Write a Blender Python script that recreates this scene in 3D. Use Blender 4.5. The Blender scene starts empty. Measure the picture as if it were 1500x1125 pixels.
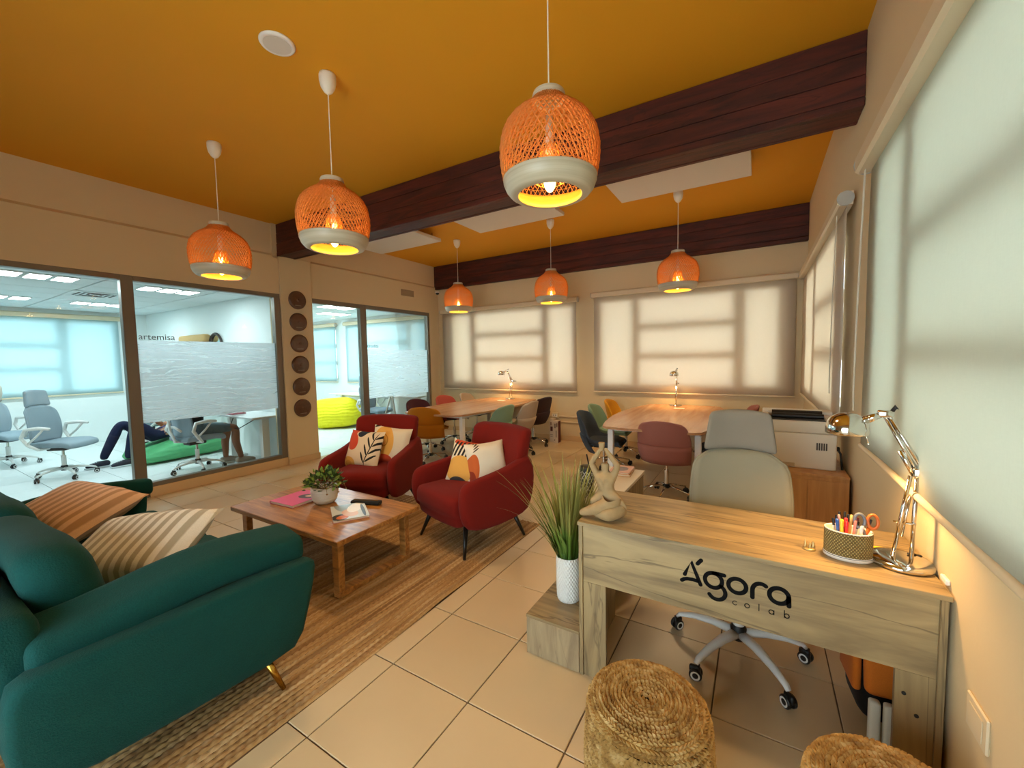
import bpy, math, random
from math import sin, cos, pi, radians as R, sqrt
from mathutils import Vector, Matrix
random.seed(7)
S = bpy.context.scene
COL = S.collection

# ---------------------------------------------------------------- camera, world, exposure
cd = bpy.data.cameras.new('camera'); cam = bpy.data.objects.new('camera', cd); COL.objects.link(cam)
cd.sensor_fit = 'HORIZONTAL'; cd.sensor_width = 36.0; cd.lens = 36.0 * 599.43 / 1500.0; cd.clip_start = 0.02
_rx = Vector((0.85644609, 0.51590905, -0.0183833)); _dn = Vector((0.01678462, -0.06341976, -0.99784579)); _fw = Vector((-0.51596353, 0.85429257, -0.06297494))
cam.matrix_world = Matrix(((_rx.x, -_dn.x, -_fw.x, 0.0), (_rx.y, -_dn.y, -_fw.y, 0.0), (_rx.z, -_dn.z, -_fw.z, 1.5), (0, 0, 0, 1)))
S.camera = cam
S.view_settings.view_transform = 'Standard'; S.view_settings.look = 'None'
S.view_settings.gamma = 1.0; S.view_settings.use_curve_mapping = False
S.view_settings.exposure = 1.03
S.cycles.max_bounces = 10; S.cycles.diffuse_bounces = 6; S.cycles.glossy_bounces = 4; S.cycles.transmission_bounces = 6; S.cycles.transparent_max_bounces = 12
S.cycles.caustics_reflective = False; S.cycles.caustics_refractive = False
S.cycles.sample_clamp_indirect = 6.0

W = bpy.data.worlds.new('overcast_sky'); S.world = W; W.use_nodes = True
_b = W.node_tree.nodes['Background']; _b.inputs[0].default_value = (0.84, 0.95, 1.0, 1); _b.inputs[1].default_value = 4.8

SKY_PORTALS = []

# ---------------------------------------------------------------- colour + material helpers
def lin(h):
    h = h.lstrip('#'); c = [int(h[i:i + 2], 16) / 255 for i in (0, 2, 4)]
    return tuple(x / 12.92 if x <= .04045 else ((x + .055) / 1.055) ** 2.4 for x in c)

class NT:
    def __init__(s, name):
        s.m = bpy.data.materials.new(name); s.m.use_nodes = True; s.t = s.m.node_tree; s.t.nodes.clear()
        s.out = s.n('ShaderNodeOutputMaterial')
    def n(s, typ, **kw):
        nd = s.t.nodes.new(typ)
        for k, v in kw.items(): setattr(nd, k, v)
        return nd
    def put(s, sock, v):
        if hasattr(v, 'is_output') or isinstance(v, bpy.types.NodeSocket): s.t.links.new(v, sock)
        elif isinstance(v, (tuple, list)) and sock.type == 'RGBA' and len(v) == 3: sock.default_value = (*v, 1)
        else: sock.default_value = v
    def coord(s, kind='Object', scale=(1, 1, 1), rot=(0, 0, 0), loc=(0, 0, 0)):
        c = s.n('ShaderNodeTexCoord'); m = s.n('ShaderNodeMapping'); s.t.links.new(c.outputs[kind], m.inputs[0])
        m.inputs['Scale'].default_value = scale; m.inputs['Rotation'].default_value = rot; m.inputs['Location'].default_value = loc
        return m.outputs[0]
    def noise(s, co, scale=5, detail=3, rough=.5, out='Fac', dist=0):
        n = s.n('ShaderNodeTexNoise'); s.t.links.new(co, n.inputs['Vector'])
        n.inputs['Scale'].default_value = scale; n.inputs['Detail'].default_value = detail; n.inputs['Roughness'].default_value = rough; n.inputs['Distortion'].default_value = dist
        return n.outputs[out]
    def math(s, op, a, b=0.0, c=0.0, clamp=False):
        n = s.n('ShaderNodeMath', operation=op, use_clamp=clamp)
        s.put(n.inputs[0], a); s.put(n.inputs[1], b)
        if len(n.inputs) > 2: s.put(n.inputs[2], c)
        return n.outputs[0]
    def mix(s, f, a, b, mode='MIX'):
        n = s.n('ShaderNodeMix', data_type='RGBA', blend_type=mode)
        s.put(n.inputs[0], f); s.put(n.inputs[6], a); s.put(n.inputs[7], b)
        return n.outputs[2]
    def ramp(s, f, stops):
        n = s.n('ShaderNodeValToRGB'); s.put(n.inputs[0], f); e = n.color_ramp.elements
        while len(e) < len(stops): e.new(.5)
        for k, (p, c) in enumerate(stops):
            e[k].position = p; e[k].color = (*c, 1) if len(c) == 3 else c
        return n.outputs[0]
    def xyz(s, co):
        n = s.n('ShaderNodeSeparateXYZ'); s.t.links.new(co, n.inputs[0]); return n.outputs
    def bump(s, h, strength=.3, dist=.01):
        n = s.n('ShaderNodeBump'); s.put(n.inputs['Height'], h); n.inputs['Strength'].default_value = strength; n.inputs['Distance'].default_value = dist
        return n.outputs[0]
    def pbsdf(s, col, rough=.5, metal=0.0, bump=None, **kw):
        p = s.n('ShaderNodeBsdfPrincipled'); s.put(p.inputs['Base Color'], col); s.put(p.inputs['Roughness'], rough); s.put(p.inputs['Metallic'], metal)
        if bump is not None: s.put(p.inputs['Normal'], bump)
        for k, v in kw.items(): s.put(p.inputs[k], v)
        return p.outputs[0]
    def done(s, sh): s.t.links.new(sh, s.out.inputs[0]); return s.m
    def ellipse(s, X, Y, cx, cy, rx, ry, rot=0.0):
        dx = s.math('SUBTRACT', X, cx); dy = s.math('SUBTRACT', Y, cy)
        c, n = cos(rot), sin(rot)
        u = s.math('ADD', s.math('MULTIPLY', dx, c / rx), s.math('MULTIPLY', dy, n / rx))
        v = s.math('ADD', s.math('MULTIPLY', dx, -n / ry), s.math('MULTIPLY', dy, c / ry))
        d = s.math('ADD', s.math('MULTIPLY', u, u), s.math('MULTIPLY', v, v))
        return s.math('LESS_THAN', d, 1.0)

MATS = {}
def plain(name, hexc, rough=.5, metal=0.0, grain=0.0, gscale=120, bump=0.0, var=0.0, **kw):
    """one plain surface: a colour with fine grain and a little relief"""
    if name in MATS: return MATS[name]
    t = NT(name); c = lin(hexc); col = c
    co = t.coord()
    if grain or var:
        f = t.noise(co, gscale, 2); g = max(grain, var)
        col = t.mix(f, tuple(x * (1 - g) for x in c), tuple(min(1, x * (1 + g)) for x in c))
    bn = None
    if bump: bn = t.bump(t.noise(co, gscale, 3), bump, .004)
    MATS[name] = t.done(t.pbsdf(col, rough, metal, bn, **kw)); return MATS[name]

def fabric(name, hexc, scale=500, var=.18, bump=.35, rough=.9, hex2=None):
    if name in MATS: return MATS[name]
    t = NT(name); c = lin(hexc); c2 = lin(hex2) if hex2 else tuple(x * (1 - var) for x in c)
    co = t.coord(); f = t.noise(co, scale, 2); f2 = t.noise(co, 9, 3)
    col = t.mix(t.math('MULTIPLY_ADD', f2, .3, t.math('MULTIPLY', f, .7)), c2, tuple(min(1, x * (1 + var)) for x in c))
    MATS[name] = t.done(t.pbsdf(col, rough, 0, t.bump(f, bump, .002), **{'Sheen Weight': .03, 'Sheen Roughness': .5, 'Specular IOR Level': .25})); return MATS[name]

def wood(name, dark, light, axis='X', scale=1.0, rough=.45, rings=.5, cracks=.0):
    if name in MATS: return MATS[name]
    t = NT(name)
    sc = {'X': (1.2, 11, 11), 'Y': (11, 1.2, 11), 'Z': (11, 11, 1.2)}[axis]
    co = t.coord(scale=tuple(scale * k for k in sc))
    a = t.noise(co, 1.6, 4, .6, dist=rings * 2.2); b = t.noise(co, 9, 3, .6)
    d = lin(dark); l = lin(light); md = tuple((x + y) / 2 for x, y in zip(d, l))
    col = t.ramp(a, [(.28, d), (.48, md), (.68, l)])
    col = t.mix(t.math('MULTIPLY', b, .30), col, d)
    if cracks:
        k = t.noise(t.coord(scale=tuple(scale * q for q in {'X': (.8, 8, 8), 'Y': (8, .8, 8), 'Z': (8, 8, .8)}[axis])), 1.1, 5, .55, dist=.8)
        line = t.ramp(t.math('ABSOLUTE', t.math('SUBTRACT', k, .5)), [(.0, (1, 1, 1)), (.012, (0, 0, 0))])
        col = t.mix(t.math('MULTIPLY', line, cracks), col, tuple(x * .45 for x in d))
    MATS[name] = t.done(t.pbsdf(col, rough, 0, t.bump(b, .12, .003))); return MATS[name]

def emit(name, hexc, strength):
    if name in MATS: return MATS[name]
    t = NT(name); e = t.n('ShaderNodeEmission'); t.put(e.inputs[0], lin(hexc)); e.inputs[1].default_value = strength
    MATS[name] = t.done(e.outputs[0]); return MATS[name]

# ---------------------------------------------------------------- mesh helpers
class MB:
    def __init__(s): s.v = []; s.f = []; s.m = []; s.cur = 0
    def add(s, vs, fs, M=None):
        o = len(s.v)
        if M is not None: vs = [M @ Vector(p) for p in vs]
        s.v.extend(tuple(p) for p in vs); s.f.extend(tuple(i + o for i in f) for f in fs); s.m.extend([s.cur] * len(fs)); return s
    def box(s, x0, x1, y0, y1, z0, z1, c=0.0, M=None):
        if c <= 0:
            vs = [(x, y, z) for z in (z0, z1) for y in (y0, y1) for x in (x0, x1)]
            return s.add(vs, [(0, 2, 3, 1), (4, 5, 7, 6), (0, 1, 5, 4), (2, 6, 7, 3), (0, 4, 6, 2), (1, 3, 7, 5)], M)
        vs = []; ix = {}
        X, Y, Z = (x0, x1), (y0, y1), (z0, z1)
        for i in (0, 1):
            for j in (0, 1):
                for k in (0, 1):
                    sx, sy, sz = (c, -c)[i], (c, -c)[j], (c, -c)[k]
                    for a, p in enumerate(((X[i], Y[j] + sy, Z[k] + sz), (X[i] + sx, Y[j], Z[k] + sz), (X[i] + sx, Y[j] + sy, Z[k]))):
                        ix[(i, j, k, a)] = len(vs); vs.append(p)
        g = lambda i, j, k, a: ix[(i, j, k, a)]
        fs = [(g(0, 0, 0, 0), g(0, 0, 1, 0), g(0, 1, 1, 0), g(0, 1, 0, 0)), (g(1, 0, 0, 0), g(1, 1, 0, 0), g(1, 1, 1, 0), g(1, 0, 1, 0)),
              (g(0, 0, 0, 1), g(1, 0, 0, 1), g(1, 0, 1, 1), g(0, 0, 1, 1)), (g(0, 1, 0, 1), g(0, 1, 1, 1), g(1, 1, 1, 1), g(1, 1, 0, 1)),
              (g(0, 0, 0, 2), g(0, 1, 0, 2), g(1, 1, 0, 2), g(1, 0, 0, 2)), (g(0, 0, 1, 2), g(1, 0, 1, 2), g(1, 1, 1, 2), g(0, 1, 1, 2))]
        for j in (0, 1):
            for k in (0, 1):
                q = [g(0, j, k, 1), g(1, j, k, 1), g(1, j, k, 2), g(0, j, k, 2)]; fs.append(q if (j + k) % 2 == 1 else q[::-1])
        for i in (0, 1):
            for k in (0, 1):
                q = [g(i, 0, k, 0), g(i, 1, k, 0), g(i, 1, k, 2), g(i, 0, k, 2)]; fs.append(q if (i + k) % 2 == 0 else q[::-1])
        for i in (0, 1):
            for j in (0, 1):
                q = [g(i, j, 0, 0), g(i, j, 1, 0), g(i, j, 1, 1), g(i, j, 0, 1)]; fs.append(q if (i + j) % 2 == 1 else q[::-1])
        for i in (0, 1):
            for j in (0, 1):
                for k in (0, 1):
                    q = [g(i, j, k, 0), g(i, j, k, 1), g(i, j, k, 2)]; fs.append(q if (i + j + k) % 2 == 0 else q[::-1])
        return s.add(vs, fs, M)
    def lathe(s, prof, seg=24, M=None, sx=1.0, sy=1.0):
        vs = []; fs = []; rings = []
        for r, z in prof:
            if r <= 1e-6: rings.append([len(vs)]); vs.append((0, 0, z))
            else:
                b = len(vs); vs += [(r * cos(2 * pi * i / seg) * sx, r * sin(2 * pi * i / seg) * sy, z) for i in range(seg)]; rings.append(list(range(b, b + seg)))
        for a, b in zip(rings, rings[1:]):
            for i in range(seg):
                j = (i + 1) % seg
                if len(a) == 1 and len(b) == 1: continue
                if len(a) == 1: fs.append((a[0], b[j], b[i]))
                elif len(b) == 1: fs.append((a[i], a[j], b[0]))
                else: fs.append((a[i], a[j], b[j], b[i]))
        return s.add(vs, fs, M)
    def cyl(s, p, q, r, seg=12, r2=None):
        return s.tube([p, q], [r, r if r2 is None else r2], seg)
    def tube(s, pts, r, seg=8, caps=True, flat=1.0):
        pts = [Vector(p) for p in pts]; n = len(pts); rr = r if isinstance(r, (list, tuple)) else [r] * n
        vs = []; fs = []; up = None
        for i, p in enumerate(pts):
            d = (pts[min(i + 1, n - 1)] - pts[max(i - 1, 0)]).normalized()
            if up is None: up = Vector((0, 0, 1)) if abs(d.z) < .9 else Vector((1, 0, 0))
            a = d.cross(up).normalized(); b = a.cross(d).normalized(); up = b
            vs += [tuple(p + a * (rr[i] * cos(2 * pi * k / seg)) + b * (rr[i] * flat * sin(2 * pi * k / seg))) for k in range(seg)]
        for i in range(n - 1):
            for k in range(seg):
                l = (k + 1) % seg; fs.append((i * seg + k, i * seg + l, (i + 1) * seg + l, (i + 1) * seg + k))
        if caps: fs.append(tuple(range(seg))[::-1]); fs.append(tuple((n - 1) * seg + k for k in range(seg)))
        return s.add(vs, fs)
    def grid(s, fn, nu, nv, wrapu=False, M=None, flip=False):
        vs = [fn(i / nu, j / nv) for j in range(nv + 1) for i in range(nu + 1)]; w = nu + 1
        fs = [(j * w + i, j * w + i + 1, (j + 1) * w + i + 1, (j + 1) * w + i) for j in range(nv) for i in range(nu)]
        if flip: fs = [f[::-1] for f in fs]
        return s.add(vs, fs, M)
    def prism(s, poly, z0, z1, M=None):
        n = len(poly); vs = [(x, y, z0) for x, y in poly] + [(x, y, z1) for x, y in poly]
        fs = [tuple(range(n))[::-1], tuple(range(n, 2 * n))] + [(i, (i + 1) % n, n + (i + 1) % n, n + i) for i in range(n)]
        return s.add(vs, fs, M)
    def rbox(s, sx, sy, sz, r, n=4, fn=None, M=None):
        """rounded soft box centred on the origin; fn deforms each point"""
        h = (sx / 2, sy / 2, sz / 2); r = min(r, *[k * .999 for k in h])
        def cs(k): return [-h[k], -h[k] + .18 * r, -h[k] + .5 * r, -h[k] + r] + [(-h[k] + r) + (2 * h[k] - 2 * r) * i / n for i in range(1, n)] + [h[k] - r, h[k] - .5 * r, h[k] - .18 * r, h[k]]
        key = {}; vs = []; fs = []
        def vid(p):
            k = tuple(round(c, 6) for c in p)
            if k not in key:
                inner = Vector([max(-h[i] + r, min(h[i] - r, p[i])) for i in range(3)]); d = Vector(p) - inner
                q = inner + d.normalized() * r if d.length > 1e-9 else Vector(p)
                key[k] = len(vs); vs.append(tuple(fn(q) if fn else q))
            return key[k]
        C = [cs(0), cs(1), cs(2)]
        for ax in range(3):
            a, b = (ax + 1) % 3, (ax + 2) % 3
            for sg in (-1, 1):
                for i in range(len(C[a]) - 1):
                    for j in range(len(C[b]) - 1):
                        q = []
                        for (u, v) in ((i, j), (i + 1, j), (i + 1, j + 1), (i, j + 1)):
                            p = [0, 0, 0]; p[ax] = sg * h[ax]; p[a] = C[a][u]; p[b] = C[b][v]; q.append(vid(p))
                        if len(set(q)) > 2: fs.append(tuple(q) if sg > 0 else tuple(q[::-1]))
        return s.add(vs, fs, M)
    def mesh(s, name, mats, smooth=False):
        me = bpy.data.meshes.new(name); me.from_pydata(s.v, [], s.f)
        if not isinstance(mats, (list, tuple)): mats = [mats]
        for m in mats: me.materials.append(m)
        if len(mats) > 1: me.polygons.foreach_set('material_index', s.m)
        if smooth: me.polygons.foreach_set('use_smooth', [True] * len(me.polygons))
        me.update(); return me
    def build(s, name, mats, parent=None, smooth=False, loc=None, rot=None, autosmooth=None):
        me = s.mesh(name, mats, smooth)
        if autosmooth:
            me.polygons.foreach_set('use_smooth', [True] * len(me.polygons)); me.set_sharp_from_angle(angle=R(autosmooth))
        return link(name, me, parent, loc, rot)

def link(name, me, parent=None, loc=None, rot=None):
    o = bpy.data.objects.new(name, me); COL.objects.link(o)
    if parent is not None: o.parent = parent
    if loc is not None: o.location = loc
    if rot is not None: o.rotation_euler = rot
    return o
def tag(o, label, cat, group=None, kind=None):
    o['label'] = label; o['category'] = cat
    if group: o['group'] = group
    if kind: o['kind'] = kind
    return o
def thing(name, label, cat, loc=(0, 0, 0), rz=0.0, group=None):
    o = link(name, None, None, loc, (0, 0, rz)); return tag(o, label, cat, group)
def struct(o, label=None, cat=None):
    o['kind'] = 'structure'
    if label: o['label'] = label
    if cat: o['category'] = cat
    return o
def dup(root, loc=None, rz=None, label=None, group=None):
    def cp(o, par):
        c = o.copy(); COL.objects.link(c)
        if par is not None: c.parent = par
        for ch in list(o.children): cp(ch, c)
        return c
    r = cp(root, None)
    if loc is not None: r.location = loc
    if rz is not None: r.rotation_euler = (0, 0, rz)
    if label: r['label'] = label
    if group: r['group'] = group
    return r
def kids(o, name): return [c for c in o.children if c.name.split('.')[0] == name]
def rotz(p, a): return (p[0] * cos(a) - p[1] * sin(a), p[0] * sin(a) + p[1] * cos(a))
def TR(loc, rx=0, ry=0, rz=0): return Matrix.Translation(loc) @ Matrix.Rotation(rz, 4, 'Z') @ Matrix.Rotation(ry, 4, 'Y') @ Matrix.Rotation(rx, 4, 'X')
def subsurf(o, lv=1):
    m = o.modifiers.new('smooth', 'SUBSURF'); m.levels = lv; m.render_levels = lv; return o
def solid(o, th, off=0.0):
    m = o.modifiers.new('thickness', 'SOLIDIFY'); m.thickness = th; m.offset = off; return o

# ---------------------------------------------------------------- room dimensions
XL, XR, YB, YF, ZC = -5.88, 0.53, 6.75, -1.70, 3.45      # left / right / back / front / ceiling of the lounge
XO, ZO, YP = -11.15, 2.56, 3.50                            # far wall, ceiling and dividing wall of the glazed offices

# ---------------------------------------------------------------- surface materials
def wall_mat(name, hexc, sc=60):
    t = NT(name); c = lin(hexc); co = t.coord()
    col = t.mix(t.noise(co, 1.3, 3), tuple(x * .96 for x in c), tuple(min(1, x * 1.03) for x in c))
    return t.done(t.pbsdf(col, .78, 0, t.bump(t.noise(co, sc, 3), .12, .004)))
M_wall = wall_mat('cream_wall_paint', '#D5C19A')
M_office = wall_mat('white_office_paint', '#E4EAE8')
M_ceil = wall_mat('mustard_ceiling_paint', '#D6950A', 90)
M_curb = wall_mat('sand_tile_base', '#CDB086')
M_alum = plain('brushed_grey_aluminium', '#7E776C', .42, .55, grain=.06)
M_grout = plain('dark_grout', '#6E5E4C', .9)
M_grout2 = plain('grey_grout', '#A9AFAE', .9)
def tile_mat(name, a, b, rough):
    t = NT(name); oi = t.n('ShaderNodeObjectInfo'); co = t.coord(); f = t.noise(co, 4, 4)
    col = t.mix(t.math('ADD', t.math('MULTIPLY', oi.outputs['Random'], .5), t.math('MULTIPLY', f, .5)), lin(a), lin(b))
    return t.done(t.pbsdf(col, t.math('MULTIPLY_ADD', f, .12, rough), 0, t.bump(t.noise(co, 40, 2), .03, .002)))
M_tile = tile_mat('beige_ceramic_tile', '#C6AE88', '#D2BC98', .24)
M_tile2 = tile_mat('white_ceramic_tile', '#D4DAD9', '#DFE4E3', .3)
def ceil_tile_mat():
    t = NT('mineral_ceiling_tile'); co = t.coord()
    return t.done(t.pbsdf(t.mix(t.noise(co, 120, 2), lin('#CBD3D3'), lin('#DCE2E2')), .9, 0, t.bump(t.noise(co, 160, 2), .3, .003)))
M_ctile = ceil_tile_mat()
M_white = plain('white_plastic', '#E6E3DC', .4)
M_whitem = plain('white_metal', '#E4E4E0', .35)
M_black = plain('black_plastic', '#141414', .45)
M_chrome = plain('chrome', '#D8D4CC', .1, 1.0)
M_cable = plain('black_cable', '#0D0D0D', .5)

# ---------------------------------------------------------------- floor, ceiling
def tiled_floor(name, x0, x1, y0, y1, ox, oy, sx, sy, mtile, mgrout, label):
    f = struct(MB().box(x0, x1, y0, y1, -.12, -.006).build(name, mgrout))
    f['label'] = label
    g = .003; cache = {}
    i0 = math.floor((x0 - ox) / sx); i1 = math.ceil((x1 - ox) / sx); j0 = math.floor((y0 - oy) / sy); j1 = math.ceil((y1 - oy) / sy)
    for i in range(i0, i1):
        for j in range(j0, j1):
            a, b = max(x0, ox + i * sx + g), min(x1, ox + (i + 1) * sx - g); c, d = max(y0, oy + j * sy + g), min(y1, oy + (j + 1) * sy - g)
            if b - a < .01 or d - c < .01: continue
            k = (round(b - a, 4), round(d - c, 4))
            if k not in cache: cache[k] = MB().box(-k[0] / 2, k[0] / 2, -k[1] / 2, k[1] / 2, -.007, 0, .0018).mesh('tile', mtile)
            link('tile', cache[k], f, ((a + b) / 2, (c + d) / 2, 0))
    return f
tiled_floor('floor', XL - .06, XR + .02, YF, YB + .02, -1.527, 1.797, .4595, .4548, M_tile, M_grout, 'beige ceramic tile floor of the lounge')
tiled_floor('floor', XO, XL - .06, -.6, YP, -6.4, 1.9, .6, .6, M_tile2, M_grout2, 'pale tile floor of the artemisa office')
tiled_floor('floor', XO, XL - .06, YP, YB + .02, -6.4, 1.9, .6, .6, M_tile2, M_grout2, 'pale tile floor of the office with the yellow beanbag')
struct(MB().box(XL - .08, XR + .3, YF - .2, YB + .3, ZC, ZC + .2).build('ceiling', M_ceil), 'mustard painted ceiling')

# wooden beams: grooved face, one lip along the lower edge
M_beam = wood('dark_red_stained_timber', '#260A06', '#62261A', 'X', .7, .62, .5, .5)
def beam(y0, y1, z0, lab):
    b = struct(MB().box(XL - .032, XR, y0 + .012, y1 - .012, z0 + .03, ZC, .004).build('ceiling_beam', M_beam), lab)
    n = 3; h = (ZC - z0 - .055) / n
    for k in range(n):
        MB().box(XL + .001, XR - .001, y0 + .001 * k, y0 + .014, z0 + .055 + k * h, z0 + .055 + (k + 1) * h - .006, .003).build('plank', M_beam, b)
    MB().box(XL + .001, XR - .001, y0 - .004, y0 + .05, z0, z0 + .052, .005).build('trim', M_beam, b)
    MB().box(XL + .001, XR - .001, y0 + .055, y1 - .04, z0 + .004, z0 + .05, .004).build('plank', M_beam, b)
    MB().box(XL + .001, XR - .001, y1 - .036, y1 + .002, z0, z0 + .052, .005).build('trim', M_beam, b)
    return b
beam(3.352, 3.605, 3.0, 'dark red stained beam across the middle of the ceiling')
beam(6.665, 6.90, 2.965, 'dark red stained beam along the back wall')

# ---------------------------------------------------------------- walls
def wall_with_holes(name, axis, p0, p1, a0, a1, z0, z1, holes, mat, label):
    """slab between p0..p1 on the other axis, spanning a0..a1, with rectangular holes (a, b, zlo, zhi)"""
    m = MB()
    def bx(a, b, zl, zh):
        if b - a < 1e-4 or zh - zl < 1e-4: return
        if axis == 'X': m.box(a, b, p0, p1, zl, zh)
        else: m.box(p0, p1, a, b, zl, zh)
    cur = a0
    for (a, b, zl, zh) in sorted(holes):
        bx(cur, a, z0, z1); bx(a, b, z0, zl); bx(a, b, zh, z1); cur = b
    bx(cur, a1, z0, z1)
    return struct(m.build(name, mat), label)
WB = [(-5.50, -2.76, 1.0, 2.44), (-2.32, .26, 1.0, 2.44)]
wall_with_holes('wall_back', 'X', YB, YB + .2, XL - .1, XR + .3, -.1, ZC, WB, M_wall, 'cream back wall with two shaded windows')
WR = [(-1.1, 2.70, 1.03, 2.44), (3.90, 6.2, 1.03, 2.44)]
wall_with_holes('wall_right', 'Y', XR, XR + .2, YF - .2, YB, -.1, ZC, WR, M_wall, 'cream side wall with shaded windows beside the desk')
wall_with_holes('wall_front', 'X', YF - .2, YF, XL - .1, XR + .3, -.1, ZC, [(-2.3, .1, .02, 2.3)], M_wall, 'cream wall behind the viewer with an unseen opening added for fill light')  # hole for the added fill-light glazing
# left wall: header over the glazing, pillar, end pier
LH = 2.47
wl = struct(MB().box(XL - .14, XL, YF, 3.29, LH, 3.0, 0).box(XL - .14, XL, 3.29, 3.84, -.1, 3.0).box(XL - .14, XL, 3.84, YB, LH, 3.0).box(XL - .14, XL, 6.46, YB, -.1, LH).box(XL - .14, XL, YF, -.30, -.1, LH).build('wall_left', M_wall), 'cream wall above the glazed office partitions')
m = MB().box(XL - .14, XL - .032, YF, YB, 3.0, ZC)
m.prism([(XL - .033, 3.035), (XL - .033, 3.0), (XL, 3.0)], YF, YB, Matrix(((1, 0, 0, 0), (0, 0, 1, 0), (0, 1, 0, 0), (0, 0, 0, 1))))
struct(m.build('wall_left', M_wall), 'cream wall band set back above a sloping ledge over the glazing')
struct(MB().box(XL - .05, XL, 3.29, 3.86, 2.98, ZC).build('wall_left', M_wall), 'cream wall block under the middle beam')
struct(MB().box(XL - .05, XL + .03, 3.36, 3.84, 0, 3.012, .006).build('pillar', M_wall), 'cream pillar between the two glazed offices carrying six round plaques')
# curb and baseboards
struct(MB().box(XL - .10, XL + .012, 1.765, 3.36, 0, .115, .004).build('baseboard_left', M_curb), 'sand coloured curb under the artemisa office glass')
struct(MB().box(XL + .03, XL + .042, 3.36, 3.84, 0, .09, .003).box(XL - .10, XL + .042, 3.84, 3.852, 0, .09, .003).build('baseboard_left', M_curb), 'sand coloured baseboard at the pillar')
struct(MB().box(XL, XL + .012, 6.46, YB, 0, .09, .003).build('baseboard_left', M_curb), 'sand coloured baseboard beside the back wall')
struct(MB().box(XL, XR, YB - .014, YB, 0, .09, .003).build('baseboard_back', M_curb), 'sand coloured baseboard along the back wall')
struct(MB().box(XR - .014, XR, YF, YB - .014, 0, .09, .003).build('baseboard_right', M_curb), 'sand coloured baseboard along the side wall')
# offices behind the glass
wall_with_holes('wall_office_far', 'Y', XO - .2, XO, -.6, YB, -.1, ZO + .3, [(-.3, 3.0, 1.0, 2.38), (4.1, 6.3, 1.0, 2.38)], M_office, 'white far wall of the glazed offices')
OW = [(-10.7, -9.33, 1.02, 2.36), (-8.86, -6.18, 1.02, 2.36)]
wall_with_holes('wall_office_back', 'X', YB, YB + .2, XO, XL - .14, -.1, ZO + .3, OW, M_office, 'white back wall of the office with the yellow beanbag')
struct(MB().box(XO, XL - .14, YP, YP + .1, 0, ZO + .3).build('partition', M_office), 'white wall dividing the two glazed offices')
struct(MB().box(XO, XL - .14, -.8, -.6, 0, ZO + .3).build('wall_office_front', M_office), 'white end wall of the artemisa office')
M_panelgap = plain('ceiling_grid_metal', '#B9C2C2', .6)
def office_ceiling(y0, y1, lab):
    c = struct(MB().box(XO, XL - .14, y0, y1, ZO + .006, ZO + .3).build('ceiling', M_panelgap), lab); me = {}
    x = XO
    while x < XL - .15:
        y = y0
        while y < y1 - .02:
            a, b = min(.6, XL - .14 - x), min(1.2, y1 - y); k = (round(a, 3), round(b, 3))
            if min(k) > .05:
                if k not in me: me[k] = MB().box(-a / 2 + .011, a / 2 - .011, -b / 2 + .011, b / 2 - .011, -.012, .0065, .004).mesh('tile', M_ctile)
                link('tile', me[k], c, (x + a / 2, y + b / 2, ZO))
            y += 1.2
        x += .6
    return c
office_ceiling(-.6, YP, 'grid tile ceiling of the artemisa office')
office_ceiling(YP + .1, YB, 'grid tile ceiling of the office with the yellow beanbag')
# ---------------------------------------------------------------- windows with their shades
def clear_glass(name, tint, refl=.08):
    t = NT(name); tr = t.n('ShaderNodeBsdfTransparent'); t.put(tr.inputs[0], tint); gl = t.n('ShaderNodeBsdfGlossy'); gl.inputs['Roughness'].default_value = .02
    fr = t.n('ShaderNodeFresnel'); fr.inputs[0].default_value = 1.45
    mx = t.n('ShaderNodeMixShader'); t.put(mx.inputs[0], t.math('MULTIPLY', fr.outputs[0], refl * 12)); t.t.links.new(tr.outputs[0], mx.inputs[1]); t.t.links.new(gl.outputs[0], mx.inputs[2])
    return t.done(mx.outputs[0])
M_glass = clear_glass('clear_glass', (.97, .985, .98), .05)
M_winglass = clear_glass('window_glass', (.93, .96, .96), .04)
def shade_mat(name, hexc, trans, see):
    """woven roller-shade cloth: lets daylight glow through and a little of the view"""
    t = NT(name); co = t.coord(); c = lin(hexc)
    f = t.noise(t.coord(scale=(1, 1, .12)), 260, 2); g = t.noise(t.coord(scale=(.12, .12, 1)), 260, 2); w = t.noise(co, 1.5, 2)
    k = t.math('MULTIPLY', t.math('ADD', f, g), .5); col = t.mix(k, tuple(x * .9 for x in c), c)
    d = t.n('ShaderNodeBsdfDiffuse'); t.put(d.inputs[0], col); tl = t.n('ShaderNodeBsdfTranslucent'); t.put(tl.inputs[0], col); tr = t.n('ShaderNodeBsdfTransparent')
    a = t.n('ShaderNodeMixShader'); a.inputs[0].default_value = trans; t.t.links.new(d.outputs[0], a.inputs[1]); t.t.links.new(tl.outputs[0], a.inputs[2])
    b = t.n('ShaderNodeMixShader'); b.inputs[0].default_value = see; t.t.links.new(a.outputs[0], b.inputs[1]); t.t.links.new(tr.outputs[0], b.inputs[2])
    return t.done(b.outputs[0])
M_shade = shade_mat('sand_roller_shade_cloth', '#E4D6C0', .37, .07)
M_shade_r = shade_mat('ivory_roller_shade_cloth', '#D5D7C9', .34, .05)
M_shade_o = shade_mat('white_roller_shade_cloth', '#CBE4E8', .34, .07)
M_roller = plain('cream_roller_casing', '#D6C6A6', .45)
M_frame = plain('white_window_frame', '#CFCBC2', .5)
M_cord = plain('pale_cord', '#CFC6B2', .6)

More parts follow.
